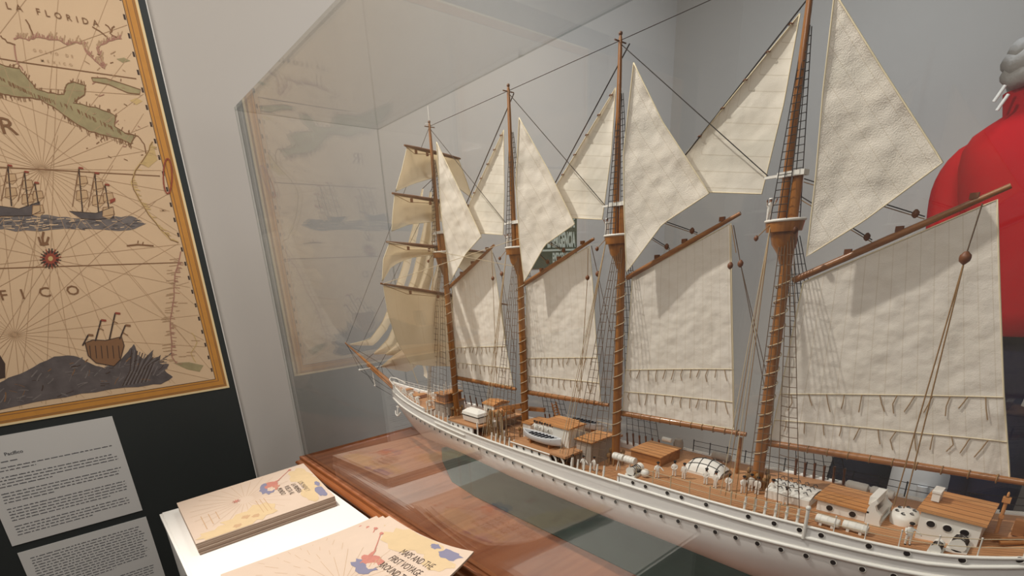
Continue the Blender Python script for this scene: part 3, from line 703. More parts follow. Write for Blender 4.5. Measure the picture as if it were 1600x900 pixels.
# --- masts
MY = [1.775, 1.33, .913, .481]
TOPZ = .512
CROW = [.072, .061, .066, .061]; CAP = [.145, .140, .145, .150]
masts = []
for i, Y in enumerate(MY):
    z0 = deckz(Y)-.01
    root = empty('mast', (XC, Y, z0), ship); masts.append(root)
    k = MB(); k.tube([(XC, Y, z0), (XC, Y, -.3), (XC, Y, CAP[i]+.006)], [.0135, .0125, .0098], 12); k.build('lower_mast', 'mast', root)
    fy = Y+.020
    k = MB(); k.tube([(XC-.004, fy, CROW[i]-.004), (XC-.004, fy, .3), (XC-.004, fy, TOPZ), (XC-.004, fy, TOPZ+.014)], [.0088, .0075, .0048, .0016], 10); k.build('topmast', 'mast', root)
    k = MB(); k.box((XC-.002, Y+.010, CAP[i]), (.026, .052, .010)); k.box((XC-.002, Y+.045, CAP[i]), (.008, .04, .005)); k.build('mast_cap', 'whitepart', root)
    # crow's nest: half-round top on a trumpet-shaped bracket
    cz = CROW[i]
    def ring(r, z, yo=0): return [Vector((XC+r*math.cos(a*math.pi/8), Y+.014+yo+r*1.0*math.sin(a*math.pi/8), z)) for a in range(16)]
    k = MB(); k.loft([ring(.034, cz-.020), ring(.037, cz-.002), ring(.037, cz)], 0); k.loft([ring(.012, cz-.085, -.012), ring(.016, cz-.062, -.008), ring(.024, cz-.045, -.004), ring(.027, cz-.020)], 0); k.build('crows_nest', 'mast', root)
    k = MB(); k.tube([Vector((XC+.037*math.cos(a*math.pi/12), Y+.014+.037*math.sin(a*math.pi/12), cz+.002)) for a in range(25)], .0030, 6); k.build('nest_rim', 'whitepart', root)
    # lacing of the sail round the mast
    k = MB(); P = []
    for t in range(241):
        z = lerp(z0+.09, cz-.11, t/240); a = t/240*2*math.pi*13; P.append((XC+.0146*math.cos(a), Y+.0146*math.sin(a), z))
    k.tube(P, .0013, 5); k.build('mast_lacing', 'paleline', root)
    # truck at the masthead
    k = MB(); k.ball((XC-.004, fy, TOPZ+.012), .005); k.tube([(XC-.026, fy, TOPZ-.004), (XC+.018, fy, TOPZ-.004)], .0018, 6); k.build('masthead_truck', 'darkspar', root)
    if i == 0: k = MB(); k.tube([(XC-.004, fy, TOPZ+.012), (XC-.004, fy, TOPZ+.062)], .0012, 5); k.tube([(XC-.022, fy, TOPZ+.004), (XC+.016, fy, TOPZ+.004)], .001, 5); k.build('lightning_rod', 'whitepart', root)
    # collar of coiled ropes at the foot
    k = MB()
    for j in range(9):
        a = j*.7; c = Vector((XC+.024*math.cos(a), Y+.024*math.sin(a), deckz(Y)+.004)); k.tube([c, c+Vector((.002, 0, .022))], .0028, 6); k.ball(c+Vector((.001, .001, .024+.006*(j % 3))), (.0055, .0055, .009), 0, 8, 5)
    k.build('belaying_pins', 'rope', root)

# --- sails
def swing(i, deg, off=0.0):
    t = math.radians(deg); return Vector((XC+off, MY[i], 0)), Vector((math.cos(t), math.sin(t), 0))
def clothsail(name, mt, top, bot, left, right, pn, belly, uvf, n=26, m=30, bolt=True, parent=ship, bdir=None):
    p0, nrm = pn
    def pix(s, t):                                             # Coons patch in the plane of the sail, s along, t down
        a = poly_at(top, s); b = poly_at(bot, s); c = poly_at(left, t); d = poly_at(right, t)
        p00, p10, p01, p11 = top[0], top[-1], bot[0], bot[-1]
        return tuple((1-t)*a[q]+t*b[q]+(1-s)*c[q]+s*d[q]-((1-s)*(1-t)*p00[q]+s*(1-t)*p10[q]+(1-s)*t*p01[q]+s*t*p11[q]) for q in (0, 1))
    ph = random.uniform(0, 6)
    def P(s, t):
        p = onP(*pix(s, t), p0, nrm); wgt = (4*s*(1-s))**.8*(4*t*(1-t))**.6
        rip = .0016*math.sin(9*s+ph+5*t)*math.sin(7*t+ph)*min(1, 6*min(s, 1-s, t, 1-t))
        return p+(bdir or nrm)*(belly*wgt+rip)
    k = MB(); k.grid(P, n, m, 0, uvf); o = k.build(name, mt, parent, fix=False)
    if bolt:
        k = MB(); E = 16
        k.tube([P(i/E, 0) for i in range(E+1)]+[P(1, i/E) for i in range(1, E+1)]+[P(1-i/E, 1) for i in range(1, E+1)]+[P(0, 1-i/E) for i in range(1, E+1)], .0014, 5); k.build('bolt_rope', 'bolt', o)
    return o, P
# gaff sails: throat, peak, clew, tack in the photo
GAFF = [((707, 443), (768, 388), [(768, 388), (778, 455), (790, 540), (802, 604)], [(707, 443), (708, 510), (714, 588)], (800, 604), 6),
        ((823, 443), (921, 384), [(921, 384), (926, 440), (932, 540), (939, 631)], [(823, 443), (822, 530), (822, 612)], (938, 631), 5),
        ((988, 432), (1142, 349), [(1142, 349), (1144, 480), (1146, 580), (1147, 671)], [(988, 432), (981, 540), (973, 643)], (1147, 671), 5),
        ((1255, 441), (1558, 312), [(1558, 312), (1562, 450), (1568, 610), (1578, 748)], [(1255, 441), (1228, 570), (1203, 693)], (1578, 748), 4)]
GSPAR = [((702, 449), (772, 383)), ((816, 446), (928, 373)), ((980, 434), (1157, 333)), ((1240, 438), (1580, 290))]
BOOM = [((713, 590), (806, 608)), ((819, 612), (951, 633)), ((968, 645), (1166, 679)), ((1193, 691), (1640, 760))]
for i in range(4):
    th, pk, leech, luff, cl, deg = GAFF[i]; pn = swing(i, deg, .012)
    seams = (9, 10, 12, 14)[i]
    o, P = clothsail('gaff_sail', 'gaffcloth', [th, pk], [luff[-1], cl], luff, leech, pn, .004, lambda s, t, N=seams: (s*N+.5, t*10), 32, 36)
    # reef bands with short hanging cords
    for tb in (.70, .86):
        k = MB(); k.tube([P(s/20, tb+.015*(s/20-.5))+Vector((-.0016, 0, 0)) for s in range(21)], .0010, 5); k.build('reef_band', 'bolt', o)
        for q in range(12):
            s = .05+q*.079; a = P(s, tb+.015*(s-.5))+Vector((-.0022, 0, 0)); L = random.uniform(.024, .042)*(1 if i == 3 else .9); sl = random.uniform(-.5, .5)
            pts = [a, a+Vector((-.001, sl*L*.4, -L*.5)), a+Vector((-.0015, sl*L*(.9 if q % 3 else -.1), -L))]
            k = MB(); k.tube(pts, .0010, 5); k.build('reef_point', 'reef', o)
    a, b = [onP(*q, *pn) for q in GSPAR[i]]
    k = MB(); k.tube([a, lerp(a, b, .5), b], [.0072, .0072, .0045], 8); gf = k.build('gaff', 'spar', ship)
    k = MB()
    for q in (.3, .55, .86): c = lerp(a, b, q)+Vector((0, 0, .010)); k.box(c, (.008, .012, .010))
    k.build('gaff_block', 'block', gf)
    a2, b2 = [onP(*q, *pn) for q in BOOM[i]]
    k = MB(); k.tube([a2, lerp(a2, b2, .5), b2], [.0085, .0085, .006], 8); bo = k.build('boom', 'spar', ship)
    k = MB()
    for q in range(12):
        c = lerp(a2, b2, .04+q*.082); k.tube([c+Vector((.0094*math.cos(g*1.047), 0, .0094*math.sin(g*1.047))) for g in range(7)], .0012, 4)
    k.build('boom_lashing', 'rope', bo)
# gaff topsails
TOPS = [((682, 222), [(682, 222), (689, 330), (697, 390), (703, 441)], (752, 369), [(703, 441), (728, 396), (752, 369)]),
        ((811, 184), [(811, 184), (806, 290), (812, 380), (819, 440)], (898, 350), [(819, 440), (852, 382), (898, 350)]),
        ((990, 98), [(990, 98), (974, 240), (975, 330), (979, 425)], (1108, 302), [(979, 425), (1035, 350), (1108, 302)]),
        ((1304, -12), [(1304, -12), (1286, 140), (1274, 280), (1260, 401)], (1473, 254), [(1260, 401), (1350, 345), (1473, 254)])]
LEE = [[(682, 222), (722, 305), (752, 369)], [(811, 184), (858, 268), (898, 350)], [(990, 98), (1035, 190), (1108, 302)], [(1304, -12), (1380, 110), (1473, 254)]]
for i, (hd, luff, cl, foot) in enumerate(TOPS):
    pn = swing(i, 3, -.046)
    clothsail('gaff_topsail', 'topcloth', [hd, (hd[0]+.8, hd[1]+.5)], foot, luff, LEE[i], pn, .008, lambda s, t, N=(5, 6, 7, 8)[i]: ((1-s)*t*N+.45, t*6), 26, 34)
# topmast staysails between the masts
STAYS = [(1, (787, 203), [(787, 203), (735, 315)], [(787, 203), (788, 300), (786, 367)], [(735, 315), (722, 362), (786, 367)], (803, 146), (714, 352)),
         (2, (962, 137), [(962, 137), (868, 292)], [(962, 137), (955, 240), (941, 343)], [(868, 292), (850, 338), (941, 343)], (984, 68), (818, 378)),
         (3, (1250, 21), [(1250, 21), (1072, 240)], [(1250, 21), (1225, 160), (1190, 303)], [(1072, 240), (1050, 298), (1190, 303)], (1280, -25), (985, 352))]
for i, hd, luff, leech, foot, s0, s1 in STAYS:
    pn = (Vector((XC+.014, MY[i], 0)), Vector((1, 0, 0)))
    # foot runs back to the luff end; build between luff (left) and leech (right)
    lf = luff; bt = [foot[0], foot[1], foot[2]]
    o, P = clothsail('staysail', 'staycloth', [hd, (hd[0]+.6, hd[1]+.3)], [foot[0], ((foot[0][0]+foot[1][0])/2, (foot[0][1]+foot[1][1])/2), foot[1], foot[2]], lf, leech, pn, .012, lambda s, t, N=11: (t*N+.3, s), 22, 30)
    a, b = onP(*s0, *pn), onP(*s1, *pn)
    k = MB(); k.tube([a, b], .0017, 6); k.build('stay', 'darkrope', ship)
    k = MB()
    for q in range(5): c = lerp(P(0, .08+q*.2), P(0, .08+q*.2), 0); k.tube([c+Vector((.004*math.cos(g*1.047), .004*math.sin(g*1.047), .002*(g % 2))) for g in range(7)], .0013, 4)
    k.build('stay_hank', 'block', o)
# square sails on the foremast
BR = math.radians(20)
sq_n = Vector((-math.sin(BR), math.cos(BR), 0)); sq_p = Vector((XC, MY[0]+.036, 0)); sqp = (sq_p, sq_n)
YARDS = [((632, 227), (719, 248)), ((613, 302), (752, 325)), ((604, 378), (758, 394)), ((595, 443), (792, 476))]
for (l, r_) in YARDS:
    a, b = onP(*l, *sqp), onP(*r_, *sqp); mid = lerp(a, b, .5)
    k = MB(); k.tube([a, lerp(a, b, .2), mid, lerp(a, b, .8), b], [.0035, .006, .0072, .006, .0035], 8); y_ = k.build('yard', 'darkspar', ship)
    k = MB(); k.tube([a+Vector((0, 0, -.001)), lerp(a, b, .15)+Vector((-.004, -.008, -.022)), lerp(a, b, .3)+Vector((-.004, -.008, -.016)), lerp(a, b, .47)+Vector((0, -.004, -.010))], .0011, 5); k.build('foot_rope', 'rope', y_)
    k = MB(); 
    for q in (.17, .36, .44): k.box(lerp(a, b, q)+Vector((-.003, -.008, -.014)), (.008, .006, .012))
    k.build('yard_block', 'block', y_)
SQ = [([(636, 230), (675, 238), (716, 248)], [(618, 299), (645, 287), (690, 274), (738, 310)], [(636, 230), (628, 265), (618, 299)], [(716, 248), (728, 280), (738, 310)]),
      ([(617, 304), (690, 316), (748, 325)], [(612, 361), (640, 350), (690, 345), (752, 372)], [(617, 304), (614, 330), (612, 361)], [(748, 325), (752, 350), (752, 372)]),
      ([(608, 381), (690, 389), (754, 395)], [(597, 440), (612, 415), (640, 403), (690, 396), (760, 452)], [(608, 381), (599, 405), (597, 440)], [(754, 395), (762, 420), (760, 452)]),
      ([(599, 447), (690, 461), (784, 476)], [(641, 568), (664, 571), (700, 572), (770, 580)], [(599, 447), (606, 490), (620, 532), (641, 568)], [(784, 476), (790, 530), (770, 580)])]
for tp, bt, lf, rt in SQ:
    clothsail('square_sail', 'squarecloth', tp, bt, lf, rt, sqp, .022, lambda s, t: (s*5+.5, t*4), 22, 20, bdir=sq_n)
rp = onP(641, 568, *sqp); k = MB(); k.tube([rp, onP(653, 599, *sqp)], .0018, 5); k.build('sheet_rope', 'bolt', ship)
# jibs between the bowsprit and the foremast
JIB = [([(547, 538), (578, 530), (598, 503), (608, 478), (628, 420), (645, 355), (660, 295)], [(548, 540), (585, 540), (606, 514), (620, 482), (640, 420), (655, 355), (662, 295)], (2.85, -.372)),
       ([(584, 552), (606, 530), (622, 492), (645, 430), (661, 360), (672, 300)], [(585, 554), (618, 553), (640, 512), (660, 440), (674, 370), (675, 300)], (2.62, -.44)),
       ([(603, 553), (621, 535), (640, 490), (664, 420), (680, 330)], [(604, 555), (633, 556), (652, 520), (676, 430), (684, 330)], (2.50, -.48)),
       ([(596, 572), (614, 557), (640, 540), (668, 470), (690, 390)], [(597, 574), (640, 582), (662, 560), (684, 480), (694, 390)], (2.44, -.50))]
for A_, B_, tk in JIB:
    def P(s, q):
        a = onX(*poly_at(A_, q), XC-.01); b = onX(*poly_at(B_, q), XC+.12); p = lerp(a, b, s); return p+Vector((.5, .3, 0)).normalized()*.02*math.sin(math.pi*s)*math.sin(math.pi*q)
    k = MB(); k.grid(P, 10, 26, 0, lambda s, q: (q*8+.3, s)); o = k.build('jib', 'staycloth', ship, fix=False)
    k = MB(); k.tube([P(0, i/24) for i in range(25)], .0016, 5); k.build('bolt_rope', 'bolt', o)
    rope_end = Vector((XC, *tk)); k = MB(); k.tube([rope_end, P(0, 0)], .0012, 5); k.tube([P(0, 1), Vector((XC, MY[0]+.02, P(0, 1).z+.03))], .0012, 5); k.build('jib_halyard', 'darkrope', ship)
# --- bowsprit
bs = empty('bowsprit', (XC, 2.36, -.55), ship)
k = MB(); k.tube([(XC, 2.27, -.567), (XC, 2.5, -.492), (XC, 2.868, -.365)], [.012, .010, .0045], 10); k.build('bowsprit_pole', 'spar', bs)
k = MB(); k.tube([(XC-.012, 2.33, -.558), (XC-.010, 2.6, -.466)], [.0055, .004], 8); k.build('jib_boom_rail', 'spar', bs)
k = MB(); k.tube([(XC-.075, 2.56, -.478), (XC+.075, 2.56, -.478)], .0028, 6); k.ball((XC-.075, 2.56, -.478), .006); k.ball((XC+.075, 2.56, -.478), .006); k.build('spreader', 'whitepart', bs)
k = MB(); k.tube([(XC, 2.565, -.485), (XC, 2.555, -.575)], .0032, 6); k.ball((XC, 2.555, -.578), .006); k.build('dolphin_striker', 'whitepart', bs)
k = MB(); k.tube([(XC, 2.862, -.372), (XC, 2.556, -.576), (XC, 2.33, -.61)], .0013, 5)
for s in (-1, 1): k.tube([(XC, 2.85, -.37), (XC+s*.075, 2.56, -.478), (XC+s*.03, 2.27, -.57)], .0011, 5)
k.build('bobstay', 'darkrope', bs)
k = MB(); k.tube([(XC-.02, 2.3, -.535), (XC-.034, 2.27, -.53), (XC-.02, 2.335, -.512), (XC, 2.36, -.507), (XC+.02, 2.335, -.512), (XC+.034, 2.27, -.53)], .003, 6); k.build('bow_chock', 'hullband', ship)
# anchor hanging at the bow
k = MB(); ax = XC-hb(2.2)-.012; k.tube([(ax, 2.21, -.622), (ax-.006, 2.21, -.672)], .0035, 6); k.tube([(ax-.002, 2.185, -.652), (ax-.008, 2.195, -.668), (ax-.008, 2.21, -.674), (ax-.008, 2.225, -.668), (ax-.002, 2.235, -.652)], .0035, 6); k.box((ax, 2.21, -.628), (.004, .026, .006)); k.build('anchor', 'whitepart', ship)

# --- standing rigging: ladders of shrouds with the posts they are set up to
PR = [(1.85, 1.665), (1.362, 1.238), (.972, .848), (.445, .335)]
for i, Y in enumerate(MY):
    for side in (-1, 1):
        y0, y1 = PR[i]; bot = []; n = 6
        for q in range(n):
            yy = lerp(y0, y1, q/(n-1)); z = (zr(yy) if yy > .79 else zp(yy)); bot.append(Vector((XC+side*(hb(yy)-.007), yy, z)))
            k = MB(); h = .034*random.uniform(.92, 1.08); b0 = bot[-1]+Vector((0, 0, -.003)); d = Vector((-side*.15, (Y-yy)*.25, 1)).normalized()
            if side < 0: k.tube([b0, b0+d*h*.25, b0+d*h*.5, b0+d*h*.8, b0+d*h], [.0034, .0026, .0036, .0026, .0030], 8); k.build('shroud_post', 'whitepart', ship)
            else: k.tube([b0, b0+d*h*.3, b0+d*h*.7, b0+d*h*1.3], [.0028, .0036, .0024, .0034], 6); k.build('shroud_post', 'darkspar', ship)
            bot[-1] = b0+d*h
        top = [Vector((XC+side*.016, Y+lerp(.013, -.013, q/(n-1)), CROW[i]-.03)) for q in range(n)]
        k = MB()
        for q in range(n): k.tube([bot[q], top[q]], .0009, 5)
        R_ = 26
        for r_ in range(1, R_):
            t = r_/R_*.97
            k.tube([lerp(bot[q], top[q], t) for q in (range(0, 3) if side < 0 and r_ % 1 == 0 else range(n))], .0007, 4)
            if side < 0: k.tube([lerp(bot[q], top[q], t) for q in range(3, 6)], .0008, 4)
        k.build('shroud_ladder', 'brownrope' if side < 0 else 'darkrope', ship)
        # topmast ladder
        k = MB(); A = [Vector((XC+side*.034, Y+.02+o_, CROW[i]+.004)) for o_ in (-.022, -.006, .010)]; B = [Vector((XC+side*.004, Y+.02+o_*.3, .40)) for o_ in (-.022, -.006, .010)]
        for a, b in zip(A, B): k.tube([a, b], .0010, 5)
        for r_ in range(1, 24): k.tube([lerp(a, b, r_/24) for a, b in zip(A, B)], .0008, 4)
        k.build('topmast_ladder', 'darkrope', ship)
# --- running rigging
def rope(a, b, m='rope', r=.0011, sag=0, name='rigging_line'):
    a, b = Vector(a), Vector(b); k = MB(); k.tube([lerp(a, b, t/8)+Vector((0, 0, -sag*math.sin(math.pi*t/8))) for t in range(9)], r, 5); return k.build(name, m, ship)
def blk(p, s=.008, m='block'):
    k = MB(); p = Vector(p); k.tube([p+Vector((0, 0, s)), p+Vector((0, 0, s*.4)), p, p-Vector((0, 0, s*.5)), p-Vector((0, 0, s))], [s*.25, s*.75, s*.8, s*.7, s*.2], 8); k.build('pulley_block', m, ship)
tops = [Vector((XC-.004, y+.02, TOPZ-.002)) for y in MY]
for a, b in zip(tops, tops[1:]): rope(a, b, 'darkrope', .0009)
for i in range(3): rope(tops[i]+Vector((0, -.004, -.01)), (XC-.004, MY[i+1]+.055, CAP[i+1]), 'darkrope', .0011)
rope(tops[0], (XC, 2.86, -.366), 'darkrope', .0009); rope((XC, MY[0]+.02, .30), (XC, 2.72, -.41), 'darkrope', .0009)
for i in range(1, 4):
    P_ = lambda x, y, i=i: onP(x, y, *swing(i, GAFF[i][5], .006))
    for q, (hz_, tt) in enumerate(((CAP[i]-.012, .66), (CAP[i]-.045, .42))):
        a, b = [onP(*g, *swing(i, GAFF[i][5], .010)) for g in GSPAR[i]]; e = lerp(a, b, tt)+Vector((0, 0, .012)); s0 = Vector((XC, MY[i]-.012, hz_))
        rope(s0, e, 'darkrope', .0011); rope(s0+Vector((0, 0, -.006)), e+Vector((0, 0, -.004)), 'rope', .0009); blk(lerp(s0, e, .93), .0075)
# vangs from the gaff ends
for i, pk, bk, ends in ((3, (1535, 318), (1508, 403), ((1396, 792), (1412, 794))), (2, (1146, 352), (1157, 412), ((1196, 612), (1201, 600))), (1, (924, 384), (934, 428), ((955, 520), (948, 640))), (0, (770, 395), (784, 428), ((806, 560), (796, 610)))):
    X_ = XC-.03 if i == 3 else XC+.03
    a, b = onX(*pk, X_), onX(*bk, X_); rope(a, b, 'brownrope', .0011); blk(b, .0105 if i == 3 else .0085)
    for e in ends: rope(b, onX(*e, X_-.02 if i == 3 else XC+.06), 'rope' if i == 3 else 'brownrope', .0012 if i == 3 else .0009)
b = onX(1150, 395, XC-.01); rope(onX(1143, 352, XC-.01), b, 'rope', .001)
blk(onX(1141, 415, XC-.01), .008, 'block'); rope(onX(1140, 352, XC-.01), onX(1141, 415, XC-.01), 'paleline', .0012); rope(onX(1141, 415, XC-.01), onX(1146, 668, XC-.01), 'paleline', .0012)
for i, (px_, pt, pb) in enumerate((((770, 435), (768, 392), (776, 600)), ((918, 434), (919, 388), (906, 620)))):
    X_ = XC-.01; blk(onX(*px_, X_), .0075); rope(onX(*pt, X_), onX(*px_, X_), 'rope', .001); rope(onX(*px_, X_), onX(*pb, X_), 'rope', .001)
# halyards and backstays falling from the tops to the rail
for i, Y in enumerate(MY):
    for q in range(4):
        yy = PR[i][0]+.03-q*.012 if i else PR[i][0]-.02-q*.012
        rope((XC-.03, Y+.03, CROW[i]-.006), (XC-hb(yy)+.012, yy+.03, deckz(yy)+.02), 'rope' if q % 2 else 'paleline', .0009)
    blk((XC-.045, Y+.05, CROW[i]-.03), .006); rope((XC-.03, Y+.03, CROW[i]-.004), (XC-.045, Y+.05, CROW[i]-.03), 'rope', .001)
for y in (.30, .315): blk((XC-.035, MY[3]-.022, CROW[3]-.02), .007)
# braces of the yards
for l, e in (((597, 444), (812, 372)), ((604, 378), (803, 416))):
    rope(onP(*l, *sqp), onX(*e, XC-.03), 'paleline', .0010)
# ================================================================ on the deck
def onDeck(x, y, z0=-.55):
    z = z0
    for _ in range(6): p = onZ(x, y, z); z = deckz(min(max(p.y, STERN), 2.3))
    return p
def house(name, x0, x1, y0, y1, z0, z1, ports=(), roof=.006, eave=.006, wall='whitepart', slope=0):
    root = empty(name, ((x0+x1)/2, (y0+y1)/2, z0), ship)
    k = MB(); k.bx((x0, y0, z0), (x1, y1, z1)); k.build('cabin_wall', wall, root)
    k = MB(); a = [(x0-eave, y0-eave), (x1+eave, y0-eave), (x1+eave, y1+eave), (x0-eave, y1+eave)]; xm = (x0+x1)/2
    prof = [(x0-eave, z1), (x0-eave, z1+roof*.7), (xm, z1+roof+slope), (x1+eave, z1+roof*.7), (x1+eave, z1)]
    k.loft([[Vector((x, yy, z)) for x, z in prof] for yy in (y0-eave, y1+eave)], 0, smooth=False); k.build('cabin_roof', 'roofwood', root)
    for yy, zz in ports: port(yy, zz, -1, .0062, root, x0-.0006)
    return root
Z = deckz
# stern cabin with three portholes
h = house('stern_cabin', 1.150, 1.262, .066, .152, Z(.12)-.004, Z(.12)+.056, [(.134, Z(.12)+.034), (.110, Z(.12)+.034), (.086, Z(.12)+.034)])
k = MB(); k.box((1.205, .142, Z(.12)+.073), (.030, .012, .018)); k.box((1.205, .142, Z(.12)+.083), (.033, .014, .004)); k.build('roof_vent', 'whitepart', h)
# after skylight cabin with two portholes and curved companion sides
h = house('skylight_cabin', 1.172, 1.262, .240, .330, Z(.28)-.004, Z(.28)+.026, [(.305, Z(.28)+.012), (.262, Z(.28)+.012)])
for xx in (1.166, 1.236):
    k = MB(); z = Z(.24); prof = [(.238, 0), (.238, .034), (.234, .048), (.226, .058), (.222, .052), (.226, .044), (.222, .034), (.213, .026), (.214, .012), (.210, 0)]
    k.loft([[Vector((xx+e, y_, z+zz)) for y_, zz in prof] for e in (0, .010)], 0, smooth=False); k.build('companion_side', 'whitepart', h)
k = MB(); z = Z(.24); k.bx((1.176, .226, z+.040), (1.236, .240, z+.058)); k.bx((1.176, .212, z+.002), (1.236, .222, z+.010)); k.bx((1.176, .216, z+.014), (1.236, .226, z+.022)); k.build('companion_hood', 'whitepart', h)
# white canisters on the deck
def canister(x, y, L, r, m='whitepart', z=None):
    z = Z(y) if z is None else z
    k = MB(); k.tube([(x, y-L/2, z+r+.003), (x, y-L/2+.002, z+r+.003), (x, y+L/2-.002, z+r+.003), (x, y+L/2, z+r+.003)], [r*.85, r, r, r*.85], 14)
    for e in (-.3, 0, .3): k.tube([(x, y+e*L-.001, z+r+.003), (x, y+e*L+.001, z+r+.003)], r*1.05, 14)
    for e in (-.25, .25): k.box((x, y+e*L, z+.003), (r*1.6, .005, .006))
    return k.build('raft_canister', m, ship)
for p in ((1292, 822), (1335, 832)): q = onDeck(*p); canister(q.x, q.y, .043, .0095)
for p in ((1342, 764), (1381, 774)): q = onDeck(*p); canister(q.x-.02, q.y, .043, .0105)
q = onDeck(1134, 716); canister(q.x-.03, q.y, .05, .011, 'greywall')
# white covered hatch with lashings
q = onDeck(1245, 782)
hz = Z(.39); hr = empty('covered_hatch', (1.215, .39, hz), ship)
k = MB(); k.grid(lambda s, t: (1.17+.085*s, .345+.095*t, hz+.020+.010*math.sin(math.pi*s)*(1-.15*math.cos(9*t))), 10, 10); k.bx((1.17, .345, hz), (1.255, .44, hz+.020)); k.build('hatch_cover', 'whitepart', hr)
k = MB()
for i in range(5):
    for j in range(4):
        a = Vector((1.182+j*.02, .355+i*.018, hz+.0285+.003*math.sin(math.pi*(j+.5)/4))); k.tube([a, a+Vector((.009, .005, .001)), a+Vector((.003, .010, 0))], .0011, 4)
k.build('hatch_lashing', 'black', hr)
# domed white boat cover amidships on the poop
c = onDeck(1100, 741); cz = Z(c.y); hr = empty('covered_boat', (c.x+.015, c.y, cz), ship)
k = MB(); k.grid(lambda s, t: (c.x-.02+.07*s, c.y-.052+.104*t, cz+.006+.034*(math.sin(math.pi*s)**.6)*(math.sin(math.pi*(t*.96+.02))**.35)), 14, 18); k.bx((c.x-.02, c.y-.05, cz), (c.x+.05, c.y+.05, cz+.010)); k.build('boat_cover', 'whitepart', hr)
k = MB()
for t in (.15, .38, .62, .85): k.tube([(c.x-.02+.07*s/12, c.y-.052+.104*t, cz+.0072+.034*(max(0, math.sin(math.pi*s/12))**.6)*(math.sin(math.pi*(t*.96+.02))**.35)) for s in range(13)], .0010, 4)
for s in (.2, .5): k.tube([(c.x-.02+.07*s, c.y-.052+.104*t/14, cz+.0072+.034*(math.sin(math.pi*s)**.6)*(math.sin(math.pi*(t/14*.96+.02))**.35)) for t in range(1, 14)], .0010, 4)
k.build('cover_lashing', 'black', hr)
# small white hatch dome near the stern
c = onDeck(1412, 815); cz = Z(c.y); hr = empty('round_hatch', c, ship)
k = MB(); k.loft([[Vector((c.x+.034*e*math.cos(a*math.pi/7), c.y+.024*e*math.sin(a*math.pi/7), cz+zz)) for a in range(14)] for e, zz in ((1, 0), (1, .014), (.9, .022), (.4, .026))], 0); k.build('hatch_cover', 'whitepart', hr)
k = MB()
for i in range(6):
    a = i*1.05; p = Vector((c.x+.020*math.cos(a), c.y+.014*math.sin(a), cz+.0255)); k.tube([p+Vector((.004*math.cos(g), .004*math.sin(g), 0)) for g in range(5)], .0011, 4)
k.build('hatch_lashing', 'black', hr)
# winches and small gear
def winch(px, s=1, m='whitepart', name='deck_winch'):
    c = onDeck(*px); z = c.z; r = empty(name, c, ship)
    k = MB(); k.tube([(c.x-.02*s, c.y, z+.014*s), (c.x-.012*s, c.y, z+.014*s), (c.x, c.y, z+.014*s), (c.x+.012*s, c.y, z+.014*s), (c.x+.02*s, c.y, z+.014*s)], [.011*s, .008*s, .008*s, .008*s, .011*s], 12); k.build('winch_drum', m, r)
    k = MB(); k.box((c.x, c.y, z+.003*s), (.04*s, .026*s, .006*s)); k.box((c.x-.015*s, c.y, z+.01*s), (.004*s, .014*s, .02*s)); k.box((c.x+.015*s, c.y, z+.01*s), (.004*s, .014*s, .02*s)); k.build('winch_base', m, r)
    k = MB()
    for t in range(4): a = Vector((c.x+(-.009+.006*t)*s, c.y, z+.014*s)); k.tube([a+Vector((0, .0092*s*math.cos(g*.785), .0092*s*math.sin(g*.785))) for g in range(9)], .0012*s, 4)
    k.build('winch_rope', 'darkrope', r); return r
winch((992, 742), 1.2); winch((1497, 858), 1.1); winch((1462, 862), .8)
c = onDeck(1003, 744); k = MB(); k.ball((c.x, c.y-.01, c.z+.012), .012); k.build('buoy', 'whitepart', ship)
# rack with two white rolls in front of the skylight
for yy in (.835, .795): 
    k = MB(); k.tube([(1.13, yy-.017, -.535), (1.13, yy+.017, -.535)], .0105, 12); 
    for e in (-.01, 0, .01): k.tube([(1.13, yy+e-.001, -.535), (1.13, yy+e+.001, -.535)], .0112, 12)
    k.build('sail_roll', 'whitepart', ship)
    k = MB()
    for s in (-1, 1): k.tube([(1.13+s*.009, yy, -.575), (1.13, yy, -.545)], .0016, 5)
    k.build('roll_stand', 'whitepart', ship)
h = house('wood_skylight', 1.19, 1.29, .735, .835, Z(.7), Z(.7)+.030, [], .004, .003, 'spar')
k = MB(); k.tube([(1.30, .80, Z(.7)+.045), (1.30, .77, Z(.7)+.045)], .007, 10); k.build('rolled_canvas', 'whitepart', ship)
c = onDeck(1070, 702); k = MB(); k.tube([(c.x-.04, c.y, -.553), (c.x-.04, c.y, -.545), (c.x-.04, c.y, -.53), (c.x-.04, c.y, -.517)], [.012, .0145, .0145, .011], 12); k.build('deck_barrel', 'greywall', ship)
k = MB(); bx_ = onX(1158, 680, XC+.06); k.tube([(bx_.x, bx_.y, -.553), (bx_.x, bx_.y, bx_.z-.006)], .0045, 8); k.build('boom_crutch', 'spar', ship)
# rails: stanchions and wires round the poop
for side in (-1, 1):
    P = []; Y = .735
    while Y > -.12:
        b = hb(Y)-.004; a = Vector((XC+side*b, Y, zp(Y))); top = a+Vector((0, 0, .036)); P.append(a)
        k = MB(); k.tube([a-Vector((0, 0, .003)), top], .0011 if side < 0 else .0014, 5); k.ball(top, .0018, 0, 6, 4); k.build('rail_stanchion', 'paleline' if (side < 0 and Y > .32) else ('whitepart' if side < 0 else 'black'), ship); Y -= .052
    for hgt in (.018, .034):
        k = MB(); k.tube([p+Vector((0, 0, hgt)) for p in P], .0008, 5); k.build('rail_wire', 'paleline' if side < 0 else 'darkrope', ship)
